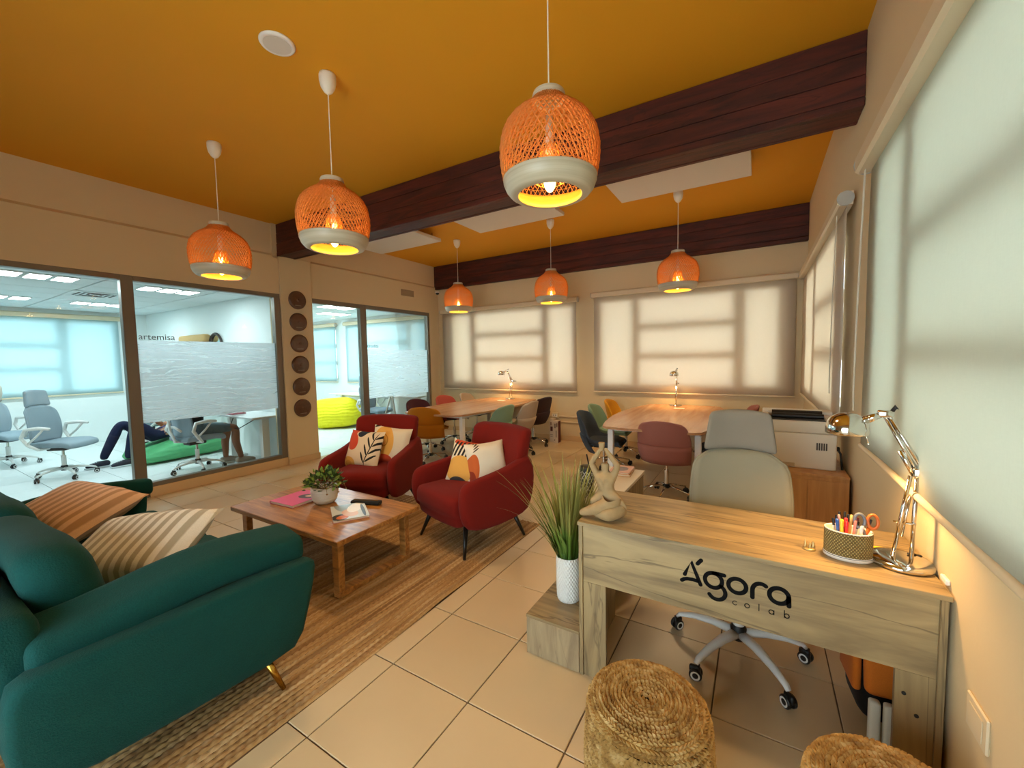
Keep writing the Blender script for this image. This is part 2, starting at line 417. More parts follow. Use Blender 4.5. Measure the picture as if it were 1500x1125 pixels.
def window(name, axis, plane, rect, vbars, sashes, label):
    """frame with mullions at vbars [(centre, width)], horizontal bars sashes [(a, b, z)] ; glass pane per opening"""
    a, b, zl, zh = rect; d0, d1 = plane
    m = MB()
    def bx(p, q, zz0, zz1):
        if axis == 'X': m.box(p, q, d0, d1, zz0, zz1, .004)
        else: m.box(d0, d1, p, q, zz0, zz1, .004)
    bx(a, b, zl, zl + .05); bx(a, b, zh - .05, zh); bx(a, a + .05, zl + .05, zh - .05); bx(b - .05, b, zl + .05, zh - .05)
    for c, w in vbars: bx(c - w / 2, c + w / 2, zl + .05, zh - .05)
    for p, q, z in sashes: bx(p, q, z - .05, z + .05)
    w = struct(m.build(name, M_frame), label)
    g = MB(); dm = (d0 + d1) / 2
    edges = [a + .05] + [x for c, ww in sorted(vbars) for x in (c - ww / 2, c + ww / 2)] + [b - .05]
    for i in range(0, len(edges), 2):
        p, q = edges[i], edges[i + 1]; zs = [zl + .05] + sorted(z for pp, qq, z in sashes if pp >= p - .02 and qq <= q + .02) + [zh - .05]
        for z0, z1 in zip(zs, zs[1:]):
            g = MB()
            if axis == 'X': g.box(p, q, dm - .003, dm + .003, z0, z1)
            else: g.box(dm - .003, dm + .003, p, q, z0, z1)
            g.build('pane', M_winglass, w)
    return w
window('window_1', 'X', (YB + .01, YB + .06), WB[0], [(-4.955, .15), (-3.335, .15)], [(-4.88, -3.41, 1.96), (-4.88, -3.41, 1.49)], 'white framed window nearer the glazed office')
window('window_2', 'X', (YB + .01, YB + .06), WB[1], [(-1.715, .12), (-.25, .15)], [(-1.655, -.325, 1.96), (-1.655, -.325, 1.49)], 'white framed window at the printer corner')
window('window_3', 'Y', (XR + .01, XR + .06), WR[0], [(2.20, .14), (.45, .14)], [(.52, 2.13, 1.93), (.52, 2.13, 1.49), (-1.05, .38, 1.93), (-1.05, .38, 1.49)], 'wide white framed window beside the desk')
window('window_4', 'Y', (XR + .01, XR + .06), WR[1], [(5.32, .18)], [(3.95, 5.23, 1.93), (3.95, 5.23, 1.49)], 'white framed side window by the printer')
window('window_5', 'Y', (XO - .06, XO - .01), (-.3, 3.0, 1.0, 2.38), [(2.25, .16), (.35, .16)], [(.43, 2.17, 1.88), (.43, 2.17, 1.45)], 'window of the artemisa office')
window('window_6', 'X', (YB + .01, YB + .06), OW[0], [], [(-10.65, -9.38, 1.9), (-10.65, -9.38, 1.46)], 'narrow window of the office with the yellow beanbag')
window('window_7', 'X', (YB + .01, YB + .06), OW[1], [(-8.42, .14), (-6.72, .14)], [(-8.35, -6.79, 1.9), (-8.35, -6.79, 1.46)], 'wide window of the office with the yellow beanbag')
window('window_8', 'Y', (XO - .06, XO - .01), (4.1, 6.3, 1.0, 2.38), [(5.2, .12)], [], 'far window of the office with the yellow beanbag')

window('window_fill', 'X', (YF - .12, YF - .06), (-2.3, .1, .02, 2.3), [(-1.1, .08)], [], 'unseen glazed entrance added behind the viewer for fill light')  # added out of view to let sky light fill the room
def blind(axis, plane, a, b, zbar, ztop, cloth, label, side=1, cord_at=None, casing=.042):
    """roller shade: casing with the rolled cloth at the top, hanging cloth, round bottom bar, bead cord. side: direction into the room"""
    c = (a + b) / 2; loc = (c, plane, ztop) if axis == 'X' else (plane, c, ztop)
    t = thing('roller_blind', label, 'blind', loc, 0, 'roller blinds drawn over the windows')
    h = (b - a) / 2; zb = zbar - ztop
    P = (lambda u, d, z: (u, d * side, z)) if axis == 'X' else (lambda u, d, z: (d * side, u, z))
    nx = 24; nz = 12
    def f(u, v):
        x = -h + .03 + u * (2 * h - .06); z = zb + v * (-zb)
        return P(x, .004 * sin(u * 19 + 1) * (1 - v) + .0015 * sin(v * 11), z)
    cl = MB().grid(f, nx, nz).build('cloth', cloth, t, True); solid(cl, .0012)
    MB().tube([P(-h + .02, 0, zb), P(h - .02, 0, zb)], .014, 10).build('bottom_bar', M_roller, t, autosmooth=40)
    m = MB()
    r = casing; pr = [(-r, r * 1.05), (r * .55, r * 1.05), (r, r * .6), (r, -r * .75), (r * .7, -r), (-r, -r)]
    n = len(pr); vs = [P(-h, p[0] + .012, p[1] + .03) for p in pr] + [P(h, p[0] + .012, p[1] + .03) for p in pr]
    m.add(vs, [(i, (i + 1) % n, n + (i + 1) % n, n + i) for i in range(n)] + [tuple(range(n)), tuple(range(n, 2 * n))[::-1]])
    m.build('casing', M_roller, t)
    for e in (-h - .006, h + .006):
        MB().tube([P(e - .006, .012, .03), P(e + .006, .012, .03)], r * 1.12, 14).build('end_cap', plain('grey_bracket', '#A9A79E', .5), t)
    if cord_at is not None:
        pts = []
        for k in range(25):
            q = k / 24; z = -.02 - 1.25 * min(q, 1 - q) * 2
            pts.append(P(cord_at + (.03 * sin(pi * q) if q < .5 else .03 * sin(pi * q)) + (.022 if q > .5 else 0), .028 + .012 * sin(pi * q), z))
        MB().tube(pts, .0028, 5).build('cord', M_cord, t)
    return t
blind('X', YB - .055, -5.75, -2.69, .885, 2.46, M_shade, 'sand roller blind on the back wall over the table with the mustard chair', -1)
blind('X', YB - .055, -2.43, .445, .905, 2.50, M_shade, 'sand roller blind on the back wall over the table with the pink chair', -1)
blind('Y', XR - .05, -1.15, 2.86, .995, 2.455, M_shade_r, 'large ivory roller blind filling the side wall beside the desk lamp', -1, 2.86 - .855 - .06, .05)
blind('Y', XR - .05, 3.50, 6.60, .965, 2.475, M_shade, 'sand roller blind on the side wall beyond the printer', -1, -1.35)
blind('Y', XO + .05, -.5, 3.06, .96, 2.40, M_shade_o, 'pale roller blind on the far wall of the artemisa office', 1)
blind('X', YB - .05, -10.75, -9.27, .97, 2.40, M_shade_o, 'narrow bluish roller blind behind the yellow beanbag', -1)
blind('X', YB - .05, -8.93, -6.12, .97, 2.40, M_shade_o, 'wide bluish roller blind on the back wall of the office with the yellow beanbag', -1)

# ---------------------------------------------------------------- glazed office fronts
def film_mat(seed):
    t = NT('frosted_film'); c = t.n('ShaderNodeTexCoord'); x, y, z = t.xyz(c.outputs['Object'])
    n1 = t.n('ShaderNodeTexNoise'); n1.noise_dimensions = '2D'
    mp = t.n('ShaderNodeMapping'); t.t.links.new(c.outputs['Object'], mp.inputs[0]); mp.inputs['Rotation'].default_value = (0, R(90), R(0)); mp.inputs['Location'].default_value = (seed, seed, 0)
    cmb = t.n('ShaderNodeCombineXYZ'); t.put(cmb.inputs[0], t.math('MULTIPLY_ADD', y, .9, seed)); t.put(cmb.inputs[1], t.math('MULTIPLY', z, 6.0))
    t.t.links.new(cmb.outputs[0], n1.inputs['Vector']); n1.inputs['Scale'].default_value = 1.0; n1.inputs['Detail'].default_value = 2
    ph = t.math('ADD', t.math('MULTIPLY', z, 24.0), t.math('MULTIPLY', n1.outputs[0], 5.5))
    saw = t.math('FRACT', ph); line = t.math('LESS_THAN', saw, .15)
    n2 = t.n('ShaderNodeTexNoise'); t.t.links.new(cmb.outputs[0], n2.inputs['Vector']); n2.inputs['Scale'].default_value = 2.3
    line = t.math('MULTIPLY', line, t.math('GREATER_THAN', n2.outputs[0], .43))
    d = t.n('ShaderNodeBsdfDiffuse'); t.put(d.inputs[0], lin('#F2F8FA')); tl = t.n('ShaderNodeBsdfTranslucent'); t.put(tl.inputs[0], lin('#F2F8FA')); tr = t.n('ShaderNodeBsdfTransparent')
    a = t.n('ShaderNodeMixShader'); a.inputs[0].default_value = .80; t.t.links.new(d.outputs[0], a.inputs[1]); t.t.links.new(tl.outputs[0], a.inputs[2])
    b = t.n('ShaderNodeMixShader'); t.put(b.inputs[0], t.math('MULTIPLY_ADD', line, .40, .08)); t.t.links.new(a.outputs[0], b.inputs[1]); t.t.links.new(tr.outputs[0], b.inputs[2])
    return t.done(b.outputs[0])
M_film = film_mat(1.7)
def text_mesh(body, size, mat, name, parent, loc, rot, ext=.001):
    cu = bpy.data.curves.new('lettering', 'FONT'); cu.body = body; cu.size = size; cu.extrude = ext; cu.resolution_u = 4
    o = bpy.data.objects.new('lettering', cu); COL.objects.link(o)
    dg = bpy.context.evaluated_depsgraph_get(); me = bpy.data.meshes.new_from_object(o.evaluated_get(dg)); bpy.data.objects.remove(o)
    me.materials.clear(); me.materials.append(mat); return link(name, me, parent, loc, rot)
def glazing(name, y0, y1, zb, label, frames, film=None):
    w = struct(MB().box(XL - .046, XL - .038, y0, y1, zb, 2.45).build(name, M_glass), label)
    for (fy0, fy1, z0, z1) in frames: MB().box(XL - .085, XL + .004, fy0, fy1, z0, z1, .004).build('frame', M_alum, w)
    if film: MB().box(XL - .0365, XL - .0345, *film).build('frosted_film', M_film, w)
    return w
glazing('window_9', -.30, 1.65, .04, 'clear glass door panel of the artemisa office behind the sofa', [(-.30, 1.65, 2.42, 2.475), (-.30, 1.65, 0, .045), (-.36, -.30, 0, 2.475)])
w10 = glazing('window_10', 1.755, 3.275, .16, 'fixed glass pane of the artemisa office with a frosted film', [(1.648, 1.755, 0, 2.475), (1.755, 3.36, 2.42, 2.475), (3.275, 3.36, .115, 2.42), (1.755, 3.275, .115, .165)], (1.757, 3.273, .845, 1.775))
glazing('window_11', 3.85, 4.735, .0, 'clear glass panel in front of the yellow beanbag', [(3.84, 4.735, 2.40, 2.47)])
w12 = glazing('window_12', 4.86, 6.40, .16, 'fixed glass pane of the second office with a frosted film', [(4.735, 4.86, 0, 2.47), (4.86, 6.46, 2.40, 2.47), (6.40, 6.46, .0, 2.40), (4.86, 6.40, .0, .165)], (4.862, 6.398, .83, 1.70))
M_letter = plain('grey_vinyl_lettering', '#6B6F70', .6)
text_mesh('artemisa', .098, M_letter, 'lettering', w10, (XL - .033, 1.775, 1.785), (R(90), 0, R(90)))
text_mesh('afrodita', .085, M_letter, 'lettering', w12, (XL - .033, 4.87, 1.735), (R(90), 0, R(90)))

# ---------------------------------------------------------------- office ceiling lights
M_led = emit('led_diffuser', '#F0FBFF', 9.0)
def led(x, y, label):
    t = thing('ceiling_light', label, 'light', (x, y, ZO - .014), 0, 'square ceiling lights of the glazed offices')
    MB().box(-.18, .18, -.095, .095, -.012, .002, .004).build('housing', M_whitem, t)
    MB().box(-.168, .168, -.083, .083, -.0135, -.011).build('diffuser', M_led, t)
    la = bpy.data.lights.new('office_light', 'AREA'); la.shape = 'RECTANGLE'; la.size = .24; la.size_y = .12; la.energy = LED_W; la.color = (.72, .95, 1.0)
    lo = bpy.data.objects.new('office_light', la); COL.objects.link(lo); lo.parent = t; lo.location = (0, 0, -.016)
LED_W = 3.1
for nm, (cx, cy) in {'over the office chair behind the sofa': (-7.12, 1.28), 'above the artemisa lettering': (-7.15, 2.52), 'by the far blind of the artemisa office': (-9.6, 2.40), 'beside the air vent of the artemisa office': (-9.55, 1.30),
                     'over the yellow beanbag': (-8.0, 4.55), 'by the blinds of the second office': (-8.0, 5.75), 'above the desks of the second office': (-7.0, 5.1)}.items():
    for k, p in enumerate(('first', 'middle', 'last')):
        led(cx, cy + (k - 1) * .22, 'bright square ceiling light, ' + p + ' of three ' + nm)
va = thing('air_vent', 'square four-way air vent in the office ceiling', 'vent', (-8.35, 2.05, ZO - .012))
MB().box(-.28, .28, -.28, .28, -.012, 0, .004).build('frame', M_ctile, va)
M_dark = plain('dark_slot', '#1B1D1D', .7)
for k in range(4):
    m = MB()
    for q in range(3): m.box(.06 + q * .06, .085 + q * .06, -.05 - q * .055, .05 + q * .055, -.016, -.0125, .001, Matrix.Rotation(k * pi / 2, 4, 'Z'))
    m.build('grille', M_dark, va)

# ---------------------------------------------------------------- woven pendant lamps
def translucent(name, hexc, tr, var=.2):
    t = NT(name); c = lin(hexc); f = t.noise(t.coord(), 60, 2); col = t.mix(f, tuple(x * (1 - var) for x in c), c)
    d = t.n('ShaderNodeBsdfDiffuse'); t.put(d.inputs[0], col); tl = t.n('ShaderNodeBsdfTranslucent'); t.put(tl.inputs[0], col)
    a = t.n('ShaderNodeMixShader'); a.inputs[0].default_value = tr; t.t.links.new(d.outputs[0], a.inputs[1]); t.t.links.new(tl.outputs[0], a.inputs[2]); return t.done(a.outputs[0])
M_weave = translucent('woven_bamboo', '#EDAE64', .5)
M_inner = translucent('inner_glow_cone', '#F2B75C', .6)
def band_mat():
    t = NT('pale_bamboo_ring'); co = t.coord(scale=(2, 2, 90)); f = t.noise(co, 1.0, 3)
    return t.done(t.pbsdf(t.mix(f, lin('#A0937A'), lin('#D2C7AC')), .4))
M_bamboo = band_mat()
M_bulb = emit('warm_filament_bulb', '#FFC46A', 16.0)
M_canopy = plain('white_canopy', '#E3DCCB', .5)
WP = [(.221, -1.092), (.231, -1.045), (.2365, -.99), (.2355, -.935), (.225, -.885), (.204, -.84), (.172, -.805), (.132, -.778), (.098, -.755), (.076, -.722)]
def wprof(t):
    x = t * (len(WP) - 1); i = min(int(x), len(WP) - 2); f = x - i
    return tuple(WP[i][k] * (1 - f) + WP[i + 1][k] * f for k in (0, 1))
def weave_mesh():
    m = MB()
    def p(th, t, off=0.0): r, z = wprof(t); r += off; return (r * cos(th), r * sin(th), z)
    for k in range(15):
        t = .02 + k * .96 / 14; m.tube([p(2 * pi * i / 40, t, .0016 * (1 if (i + k) % 2 else -1)) for i in range(41)], .0026, 4, False, .5)
    nd = 56
    for sgn in (1, -1):
        for k in range(nd):
            th0 = 2 * pi * k / nd; pts = [p(th0 + sgn * 1.15 * t, t, .0015 * (1 if (i + k) % 2 else -1) * sgn) for i, t in enumerate([j / 13 for j in range(14)])]
            m.tube(pts, .0040, 4, False, .4)
    return m
def cone_mesh():
    m = MB()
    def p(th, t): r = .074 * (1 - t) + .038 * t; return (r * cos(th), r * sin(th), -1.10 + .16 * t)
    for k in range(6): m.tube([p(2 * pi * i / 18, k / 5) for i in range(19)], .003, 4, False, .5)
    for s in (1, -1):
        for k in range(14): m.tube([p(2 * pi * k / 14 + s * .9 * j / 4, j / 4) for j in range(5)], .004, 4, False, .4)
    return m
def make_pendant():
    t = thing('pendant_lamp', '', 'lamp')
    MB().lathe([(0, 0), (.052, 0), (.055, -.012), (.054, -.05), (.046, -.085), (.028, -.115), (.009, -.13), (0, -.13)], 20).build('canopy', M_canopy, t, True)
    MB().cyl((0, 0, -.12), (0, 0, -.80), .0035, 6).build('cord', M_canopy, t)
    MB().lathe([(.058, -.69), (.074, -.692), (.078, -.703), (.078, -.722), (.073, -.730), (.060, -.730), (.058, -.69)], 28).build('collar', M_bamboo, t, autosmooth=40)
    weave_mesh().build('woven_shade', M_weave, t, True)
    cone_mesh().build('glow_cone', M_inner, t, True)  # added cone imitating the bulb's glow seen through the weave
    MB().lathe([(.219, -1.086), (.225, -1.090), (.224, -1.108), (.212, -1.138), (.193, -1.160), (.172, -1.170), (.153, -1.169)], 40).build('rim', M_bamboo, t, autosmooth=50)
    MB().lathe([(.153, -1.169), (.149, -1.162), (.160, -1.148), (.192, -1.125), (.210, -1.10), (.214, -1.086), (.219, -1.086)], 40).build('rim_inner_glow', plain('amber_painted_glow', '#DFA23A', .6), t, True)  # inside of the rim: amber colour stands in for the bulb's yellow glow
    MB().lathe([(0, -.80), (.018, -.80), (.02, -.99), (.017, -1.01), (0, -1.01)], 12).build('socket', M_canopy, t, True)
    MB().lathe([(.012, -1.01), (.018, -1.04), (.028, -1.075), (.030, -1.10), (.024, -1.13), (.012, -1.148), (0, -1.154)], 14).build('bulb', M_bulb, t, True)
    la = bpy.data.lights.new('pendant_light', 'POINT'); la.energy = PEND_W; la.color = (1.0, .68, .32); la.shadow_soft_size = .05
    lo = bpy.data.objects.new('pendant_light', la); COL.objects.link(lo); lo.parent = t; lo.location = (0, 0, -1.09)
    ls = bpy.data.lights.new('pendant_spot', 'SPOT'); ls.energy = 15.0; ls.color = (1.0, .70, .38); ls.spot_size = R(150); ls.spot_blend = .8; ls.shadow_soft_size = .09
    l2 = bpy.data.objects.new('pendant_spot', ls); COL.objects.link(l2); l2.parent = t; l2.location = (0, 0, -1.165)
    return t
PEND_W = 7.5
pend0 = make_pendant()
for i, (x, y, lab) in enumerate([(-4.17, 1.87, 'woven bamboo pendant lamp over the coffee table side nearest the glazed office'), (-2.55, 1.865, 'woven bamboo pendant lamp hanging in front of the middle beam, second in its row'),
                                 (-.88, 1.845, 'largest looking woven bamboo pendant lamp hanging nearest above the desk'), (-4.28, 5.42, 'woven bamboo pendant lamp over the table with the mustard chair, by the glazed office'),
                                 (-2.57, 5.39, 'woven bamboo pendant lamp in the back row between the two tables'), (-.86, 5.35, 'woven bamboo pendant lamp over the table with the pink chair')]):
    o = pend0 if i == 0 else dup(pend0)
    o.location = (x, y, ZC); o['label'] = lab; o['group'] = 'woven pendant lamps'; o.rotation_euler = (0, 0, i * .37)

# ---------------------------------------------------------------- ceiling panels, speaker, vent, camera
M_acou = plain('white_acoustic_panel', '#D9D3C8', .85, grain=.03)
for i, (x0, x1, lab) in enumerate([(-5.56, -4.23, 'white hanging ceiling panel nearest the glazed office'), (-3.49, -2.17, 'white hanging ceiling panel in the middle of its row'), (-1.43, -.095, 'white hanging ceiling panel nearest the side windows')]):
    t = thing('ceiling_panel', lab, 'panel', ((x0 + x1) / 2, 4.66, 3.34), 0, 'white hanging ceiling panels'); h = (x1 - x0) / 2
    MB().box(-h, h, -.31, .31, -.025, .02, .004).build('panel', M_acou, t)
    for sx in (-1, 1):
        for sy in (-1, 1): MB().cyl((sx * (h - .12), sy * .24, .018), (sx * (h - .12), sy * .24, .11), .004, 6).build('hanger', M_dark, t)
t = thing('ceiling_speaker', 'round white ceiling speaker flush with the mustard ceiling', 'speaker', (-2.557, 1.53, ZC))
MB().lathe([(0, -.012), (.075, -.012), (.078, -.016), (.094, -.014), (.10, -.006), (.10, 0), (0, 0)], 36).build('rim', M_white, t, True)
MB().lathe([(0, -.0165), (.077, -.0165), (.077, -.012)], 32).build('grille', plain('speaker_grille', '#CFC9BE', .7, grain=.15, gscale=300), t)
t = thing('wall_vent', 'small grey air vent high on the wall by the camera', 'vent', (XL + .0, 5.86, 2.80))
MB().box(0, .012, -.17, .17, -.06, .06, .004).build('frame', plain('grey_vent', '#A28F72', .5, .2), t)
for k in range(5): MB().box(.012, .018, -.155, .155, -.048 + k * .022, -.036 + k * .022, .002).build('slat', plain('grey_vent', '#A28F72', .5, .2), t)
t = thing('security_camera', 'small black dome camera in the corner under the beam', 'camera', (XL + .05, 6.68, 2.90))
MB().lathe([(0, .03), (.045, .03), (.045, .0), (0, 0)], 16).build('mount', M_white, t, True)
MB().lathe([(.036, 0), (.034, -.02), (.02, -.036), (0, -.04)], 16).build('dome', plain('dark_dome', '#101010', .1), t, True)

# round plaques on the pillar
M_plq = plain('dark_turned_wood', '#5E4233', .18, grain=.25, gscale=30)
for k, z in enumerate((2.41, 2.09, 1.775, 1.46, 1.135, .815)):
    lab = ['topmost', 'second from the top', 'third from the top', 'fourth from the top', 'fifth from the top', 'lowest'][k]
    t = thing('wall_plaque', 'round dark wooden plaque on the pillar, ' + lab + ' of six', 'plaque', (XL + .03, 3.595, z), 0, 'round dark plaques on the pillar')
    M = Matrix.Rotation(pi / 2, 4, 'Y')
    MB().lathe([(0, 0), (.128, 0), (.134, .008), (.132, .02), (.118, .028), (.10, .030), (.06, .027), (.02, .030), (0, .032)], 32, M).build('disc', M_plq, t, True)
    m = MB(); m.lathe([(.020, .031), (.016, .037), (0, .038)], 14, M); m.build('boss', M_plq, t, True)
    M_pt = plain('plaque_lettering', '#8C7A66', .5); m = MB()
    for q in range(7): m.box(.0285, .0305, -.048 + q * .014, -.038 + q * .014, -.085, -.075, 0)
    m.build('lettering', M_pt, t)
# ---------------------------------------------------------------- jute rug
def rug_mat():
    t = NT('braided_jute'); co = t.coord(); x, y, z = t.xyz(co)
    band = t.noise(t.coord(scale=(1, .06, 1)), 38, 3); fine = t.noise(t.coord(scale=(1, .35, 1)), 130, 2)
    c = t.ramp(band, [(.3, lin('#94703F')), (.5, lin('#BE9760')), (.68, lin('#D9BC8C'))])
    wn = t.n('ShaderNodeTexWhiteNoise', noise_dimensions='1D'); t.put(wn.inputs['W'], t.math('FLOOR', t.math('MULTIPLY', t.math('ADD', x, 1.01), 72 / 2.02)))
    c = t.mix(t.math('MULTIPLY', t.math('POWER', wn.outputs[0], 2.0), .75), c, lin('#6E4A26'))
    c = t.mix(t.math('MULTIPLY', fine, .6), c, lin('#7E5630'))
    return t.done(t.pbsdf(c, .92, 0, t.bump(fine, .5, .004)))
M_rug = rug_mat()
def make_rug():
    t = thing('jute_rug', 'braided jute rug under the coffee table and armchairs', 'rug', (-2.67, 1.70, 0))
    m = MB(); hw, hl = 1.01, 1.50; rows = 72; dx = 2 * hw / rows; ny = 231; vs = []; fs = []
    random.seed(3)
    ph = [random.random() * 6 for _ in range(rows)]
    for j in range(ny + 1):
        y = -hl + 2 * hl * j / ny
        for i in range(rows):
            x0 = -hw + i * dx; w = .006 * sin(y * 3.1 + x0 * 2) * (1 if abs(y) < hl else 0)
            z = (.0095 if (j + (i % 2)) % 3 else .0040) + .0012 * sin(ph[i] * 9); wav = max(0, (x0 - .75) / .26) * .014 * max(0, sin(y * 3.4 + 1.0)) ** 4
            for k, (fx, fz) in enumerate(((.07, .05), (.28, .95), (.72, .95), (.93, .05))): vs.append((x0 + fx * dx + w, y, z * fz + .0012 + wav))
    per = rows * 4
    for j in range(ny):
        for i in range(per - 1): fs.append((j * per + i, j * per + i + 1, (j + 1) * per + i + 1, (j + 1) * per + i))
    m.add(vs, fs).build('braided_rows', M_rug, t, True)
    MB().box(-hw, hw, -hl, hl, .0002, .0016).build('backing', plain('dark_jute_backing', '#5E4224', .95), t)
make_rug()
RZ = .0108                                                                   # top of the rug

# ---------------------------------------------------------------- coffee table
M_teak = wood('warm_brown_wood', '#75461E', '#CC9452', 'X', .75, .30, 1.1, .35)
t = thing('coffee_table', 'low brown wooden coffee table on two frame legs', 'table', (-2.80, 1.85, RZ))
MB().box(-.64, .64, -.35, .35, .365, .40, .004).build('tabletop', M_teak, t)
for sx in (-1, 1):
    m = MB(); x0, x1 = sx * .545 - .03, sx * .545 + .03
    for y in (-.30, .26): m.box(x0, x1, y, y + .045, .035, .365, .003)
    m.box(x0, x1, -.30, .305, 0, .035, .003).box(x0, x1, -.255, .26, .335, .365, .002)
    m.build('leg_frame', M_teak, t)

def pot_plant():
    t = thing('potted_plant', 'small bushy green plant in a white ribbed pot on the coffee table', 'plant', (-2.862, 1.905, RZ + .40))
    MB().lathe([(0, .004), (.062, 0), (.082, .02), (.094, .06), (.098, .10), (.098, .128), (.089, .128), (.088, .105), (0, .105)], 36).build('pot', plain('white_glazed_pot', '#DAD5C8', .35, bump=.2, gscale=60), t, autosmooth=60)
    m = MB()
    for k in range(5): m.lathe([(.0985 - .003 * abs(k - 3), .034 + k * .02), (.1005 - .003 * abs(k - 3), .040 + k * .02), (.0985 - .003 * abs(k - 3), .046 + k * .02)], 36)
    m.build('ribbing', plain('white_glazed_pot', '#DAD5C8', .35), t, True)
    random.seed(5); m = MB(); st = MB(); m2 = MB()
    for i in range(210):
        th = random.random() * 2 * pi; ph = math.acos(1 - random.random() * 1.25); r = .075 + random.random() * .06
        c = Vector((r * sin(ph) * cos(th) * 1.1, r * sin(ph) * sin(th) * 1.1, .15 + r * cos(ph) * .95))
        d = Vector((cos(th) * sin(ph), sin(th) * sin(ph), cos(ph) + .25)).normalized(); s = d.cross(Vector((random.random() - .5, random.random() - .5, random.random()))).normalized(); u = s.cross(d)
        l, w = .030 + random.random() * .012, .013 + random.random() * .006
        tgt = m if random.random() < .62 else m2
        tgt.add([c - d * l * .3, c + s * w + u * .003, c + d * l * .35 + s * w * .75, c + d * l * .75, c + d * l * .35 - s * w * .75, c - s * w + u * .003, c + d * l * .1 - u * .004], [(0, 6, 1), (1, 6, 2), (2, 6, 3), (3, 6, 4), (4, 6, 5), (5, 6, 0)])
        if i % 7 == 0: st.tube([(0, 0, .10), tuple(c * .6 + Vector((0, 0, .04))), tuple(c)], .0018, 4)
    f = m.build('foliage', plain('dark_leaf_green', '#2F4C1C', .5, var=.4, gscale=40), t); f['kind'] = 'stuff'
    f = m2.build('foliage', plain('light_leaf_green', '#86A043', .5, var=.35, gscale=40), t); f['kind'] = 'stuff'
    st.build('stem', plain('brown_stem', '#5A4426', .8), t)
    random.seed(6)
    for k in range(3):
        th = -.5 + k * .5; tb = [(0.02, 0, .12), (.11 * cos(th), .11 * sin(th), .17), (.155 * cos(th), .155 * sin(th), .15), (.17 * cos(th), .17 * sin(th), .11)]
        mm = MB(); mm.tube(tb, .0013, 4)
        for p in tb[1:]: mm.rbox(.012, .012, .009, .004, 1, None, Matrix.Translation(Vector(p)))
        mm.build('sprig', plain('dry_sprig', '#8A6A3A', .7), t)
pot_plant()

def cover_mat(name, base, blobs, rough=.35):
    """printed cover: base colour and soft blobs (x, y, rx, ry, rot, hex) in object coordinates"""
    t = NT(name); x, y, z = t.xyz(t.coord()); col = lin(base)
    for (cx, cy, rx, ry, rot, hx) in blobs: col = t.mix(t.ellipse(x, y, cx, cy, rx, ry, rot), col, lin(hx))
    return t.done(t.pbsdf(col, rough))
M_paper = plain('paper_edges', '#E8E2D2', .8)
def book(label, loc, rz, w, d, h, cover, group=None, spine=None, cat='book', name='book'):
    t = thing(name, label, cat, loc, rz, group)
    cm = cover; e = .0022
    MB().box(-w / 2, w / 2, -d / 2, d / 2, h - e, h, .0008).build('front_cover', cm, t)
    MB().box(-w / 2, w / 2, -d / 2, d / 2, 0, e, .0008).build('back_cover', spine or cm, t)
    MB().box(-w / 2, -w / 2 + e, -d / 2, d / 2, e, h - e).build('spine', spine or cm, t)
    MB().box(-w / 2 + e, w / 2 - .004, -d / 2 + .004, d / 2 - .004, e, h - e).build('pages', M_paper, t)
    return t
TZ = RZ + .401
book('pink hardback book with a dark picture on the coffee table', (-3.10, 1.84, TZ), R(4), .27, .30, .022, cover_mat('pink_cover', '#D8508A', [(.045, .045, .075, .05, .3, '#3A2A2C'), (.055, .06, .04, .022, .5, '#E0B08C')]), spine=plain('pink_board', '#B83A72', .5))
book('white edged magazine with an orange haired figure on the cover, on the coffee table', (-2.50, 1.85, TZ), R(58), .235, .31, .016, cover_mat('magazine_cover', '#C9D3D8', [(-.03, .11, .06, .12, .2, '#8FA3AE'), (-.07, -.10, .055, .06, .1, '#2C2A2B'), (-.055, -.105, .04, .035, .3, '#D9742A'), (0, -.04, .05, .08, .3, '#E2B99C'), (.04, .05, .05, .09, -.3, '#F1EEEA'), (.09, -.02, .012, .13, 0, '#2B2F33')]), spine=plain('pale_pink_spine', '#D99AA0', .5), cat='magazine', name='magazine')
t = thing('pen_case', 'black zipped pen case behind the magazine on the coffee table', 'case', (-2.545, 2.035, TZ), R(20))
MB().rbox(.24, .06, .028, .012, 2, None, Matrix.Translation((0, 0, .0145))).build('body', plain('black_fabric_case', '#121212', .8, bump=.3), t, True)
MB().tube([(-.10, 0, .029), (.10, 0, .029)], .0022, 5).build('zipper', M_chrome, t)

# ---------------------------------------------------------------- cushions
def pillow_mb(w, h, th, n=14):
    m = MB()
    def side(sg):
        def f(u, v):
            a, b = 2 * u - 1, 2 * v - 1
            bul = max(0, (1 - a ** 4)) ** .62 * max(0, (1 - b ** 4)) ** .62
            px = 1 - .075 * (1 - b * b) * abs(a) ** 3; py = 1 - .075 * (1 - a * a) * abs(b) ** 3
            wr = .006 * sin(9 * a + 4 * b) * bul * (1 - bul) * 2
            return (a * w / 2 * px, b * h / 2 * py, sg * (th / 2 * bul + wr))
        return f
    m.grid(side(1), n, n); m.grid(side(-1), n, n, flip=True); return m
def cushion(label, group, M, w, h, th, mat, name='cushion'):
    o = pillow_mb(w, h, th).build(name, mat, None, True); o.matrix_world = M; tag(o, label, 'cushion', group); return o
def canvas(name, base, fn):
    t = NT(name); co = t.coord(); x, y, z = t.xyz(co)
    wv = t.math('MULTIPLY', t.noise(co, 300, 2), .35); col = t.mix(wv, lin(base), tuple(c * .75 for c in lin(base)))
    col = fn(t, x, y, col); return t.done(t.pbsdf(col, .9, 0, t.bump(t.noise(co, 420, 2), .25, .002)))
def el(t, x, y, col, cx, cy, rx, ry, rot, hx): return t.mix(t.ellipse(x, y, cx, cy, rx, ry, rot), col, lin(hx))
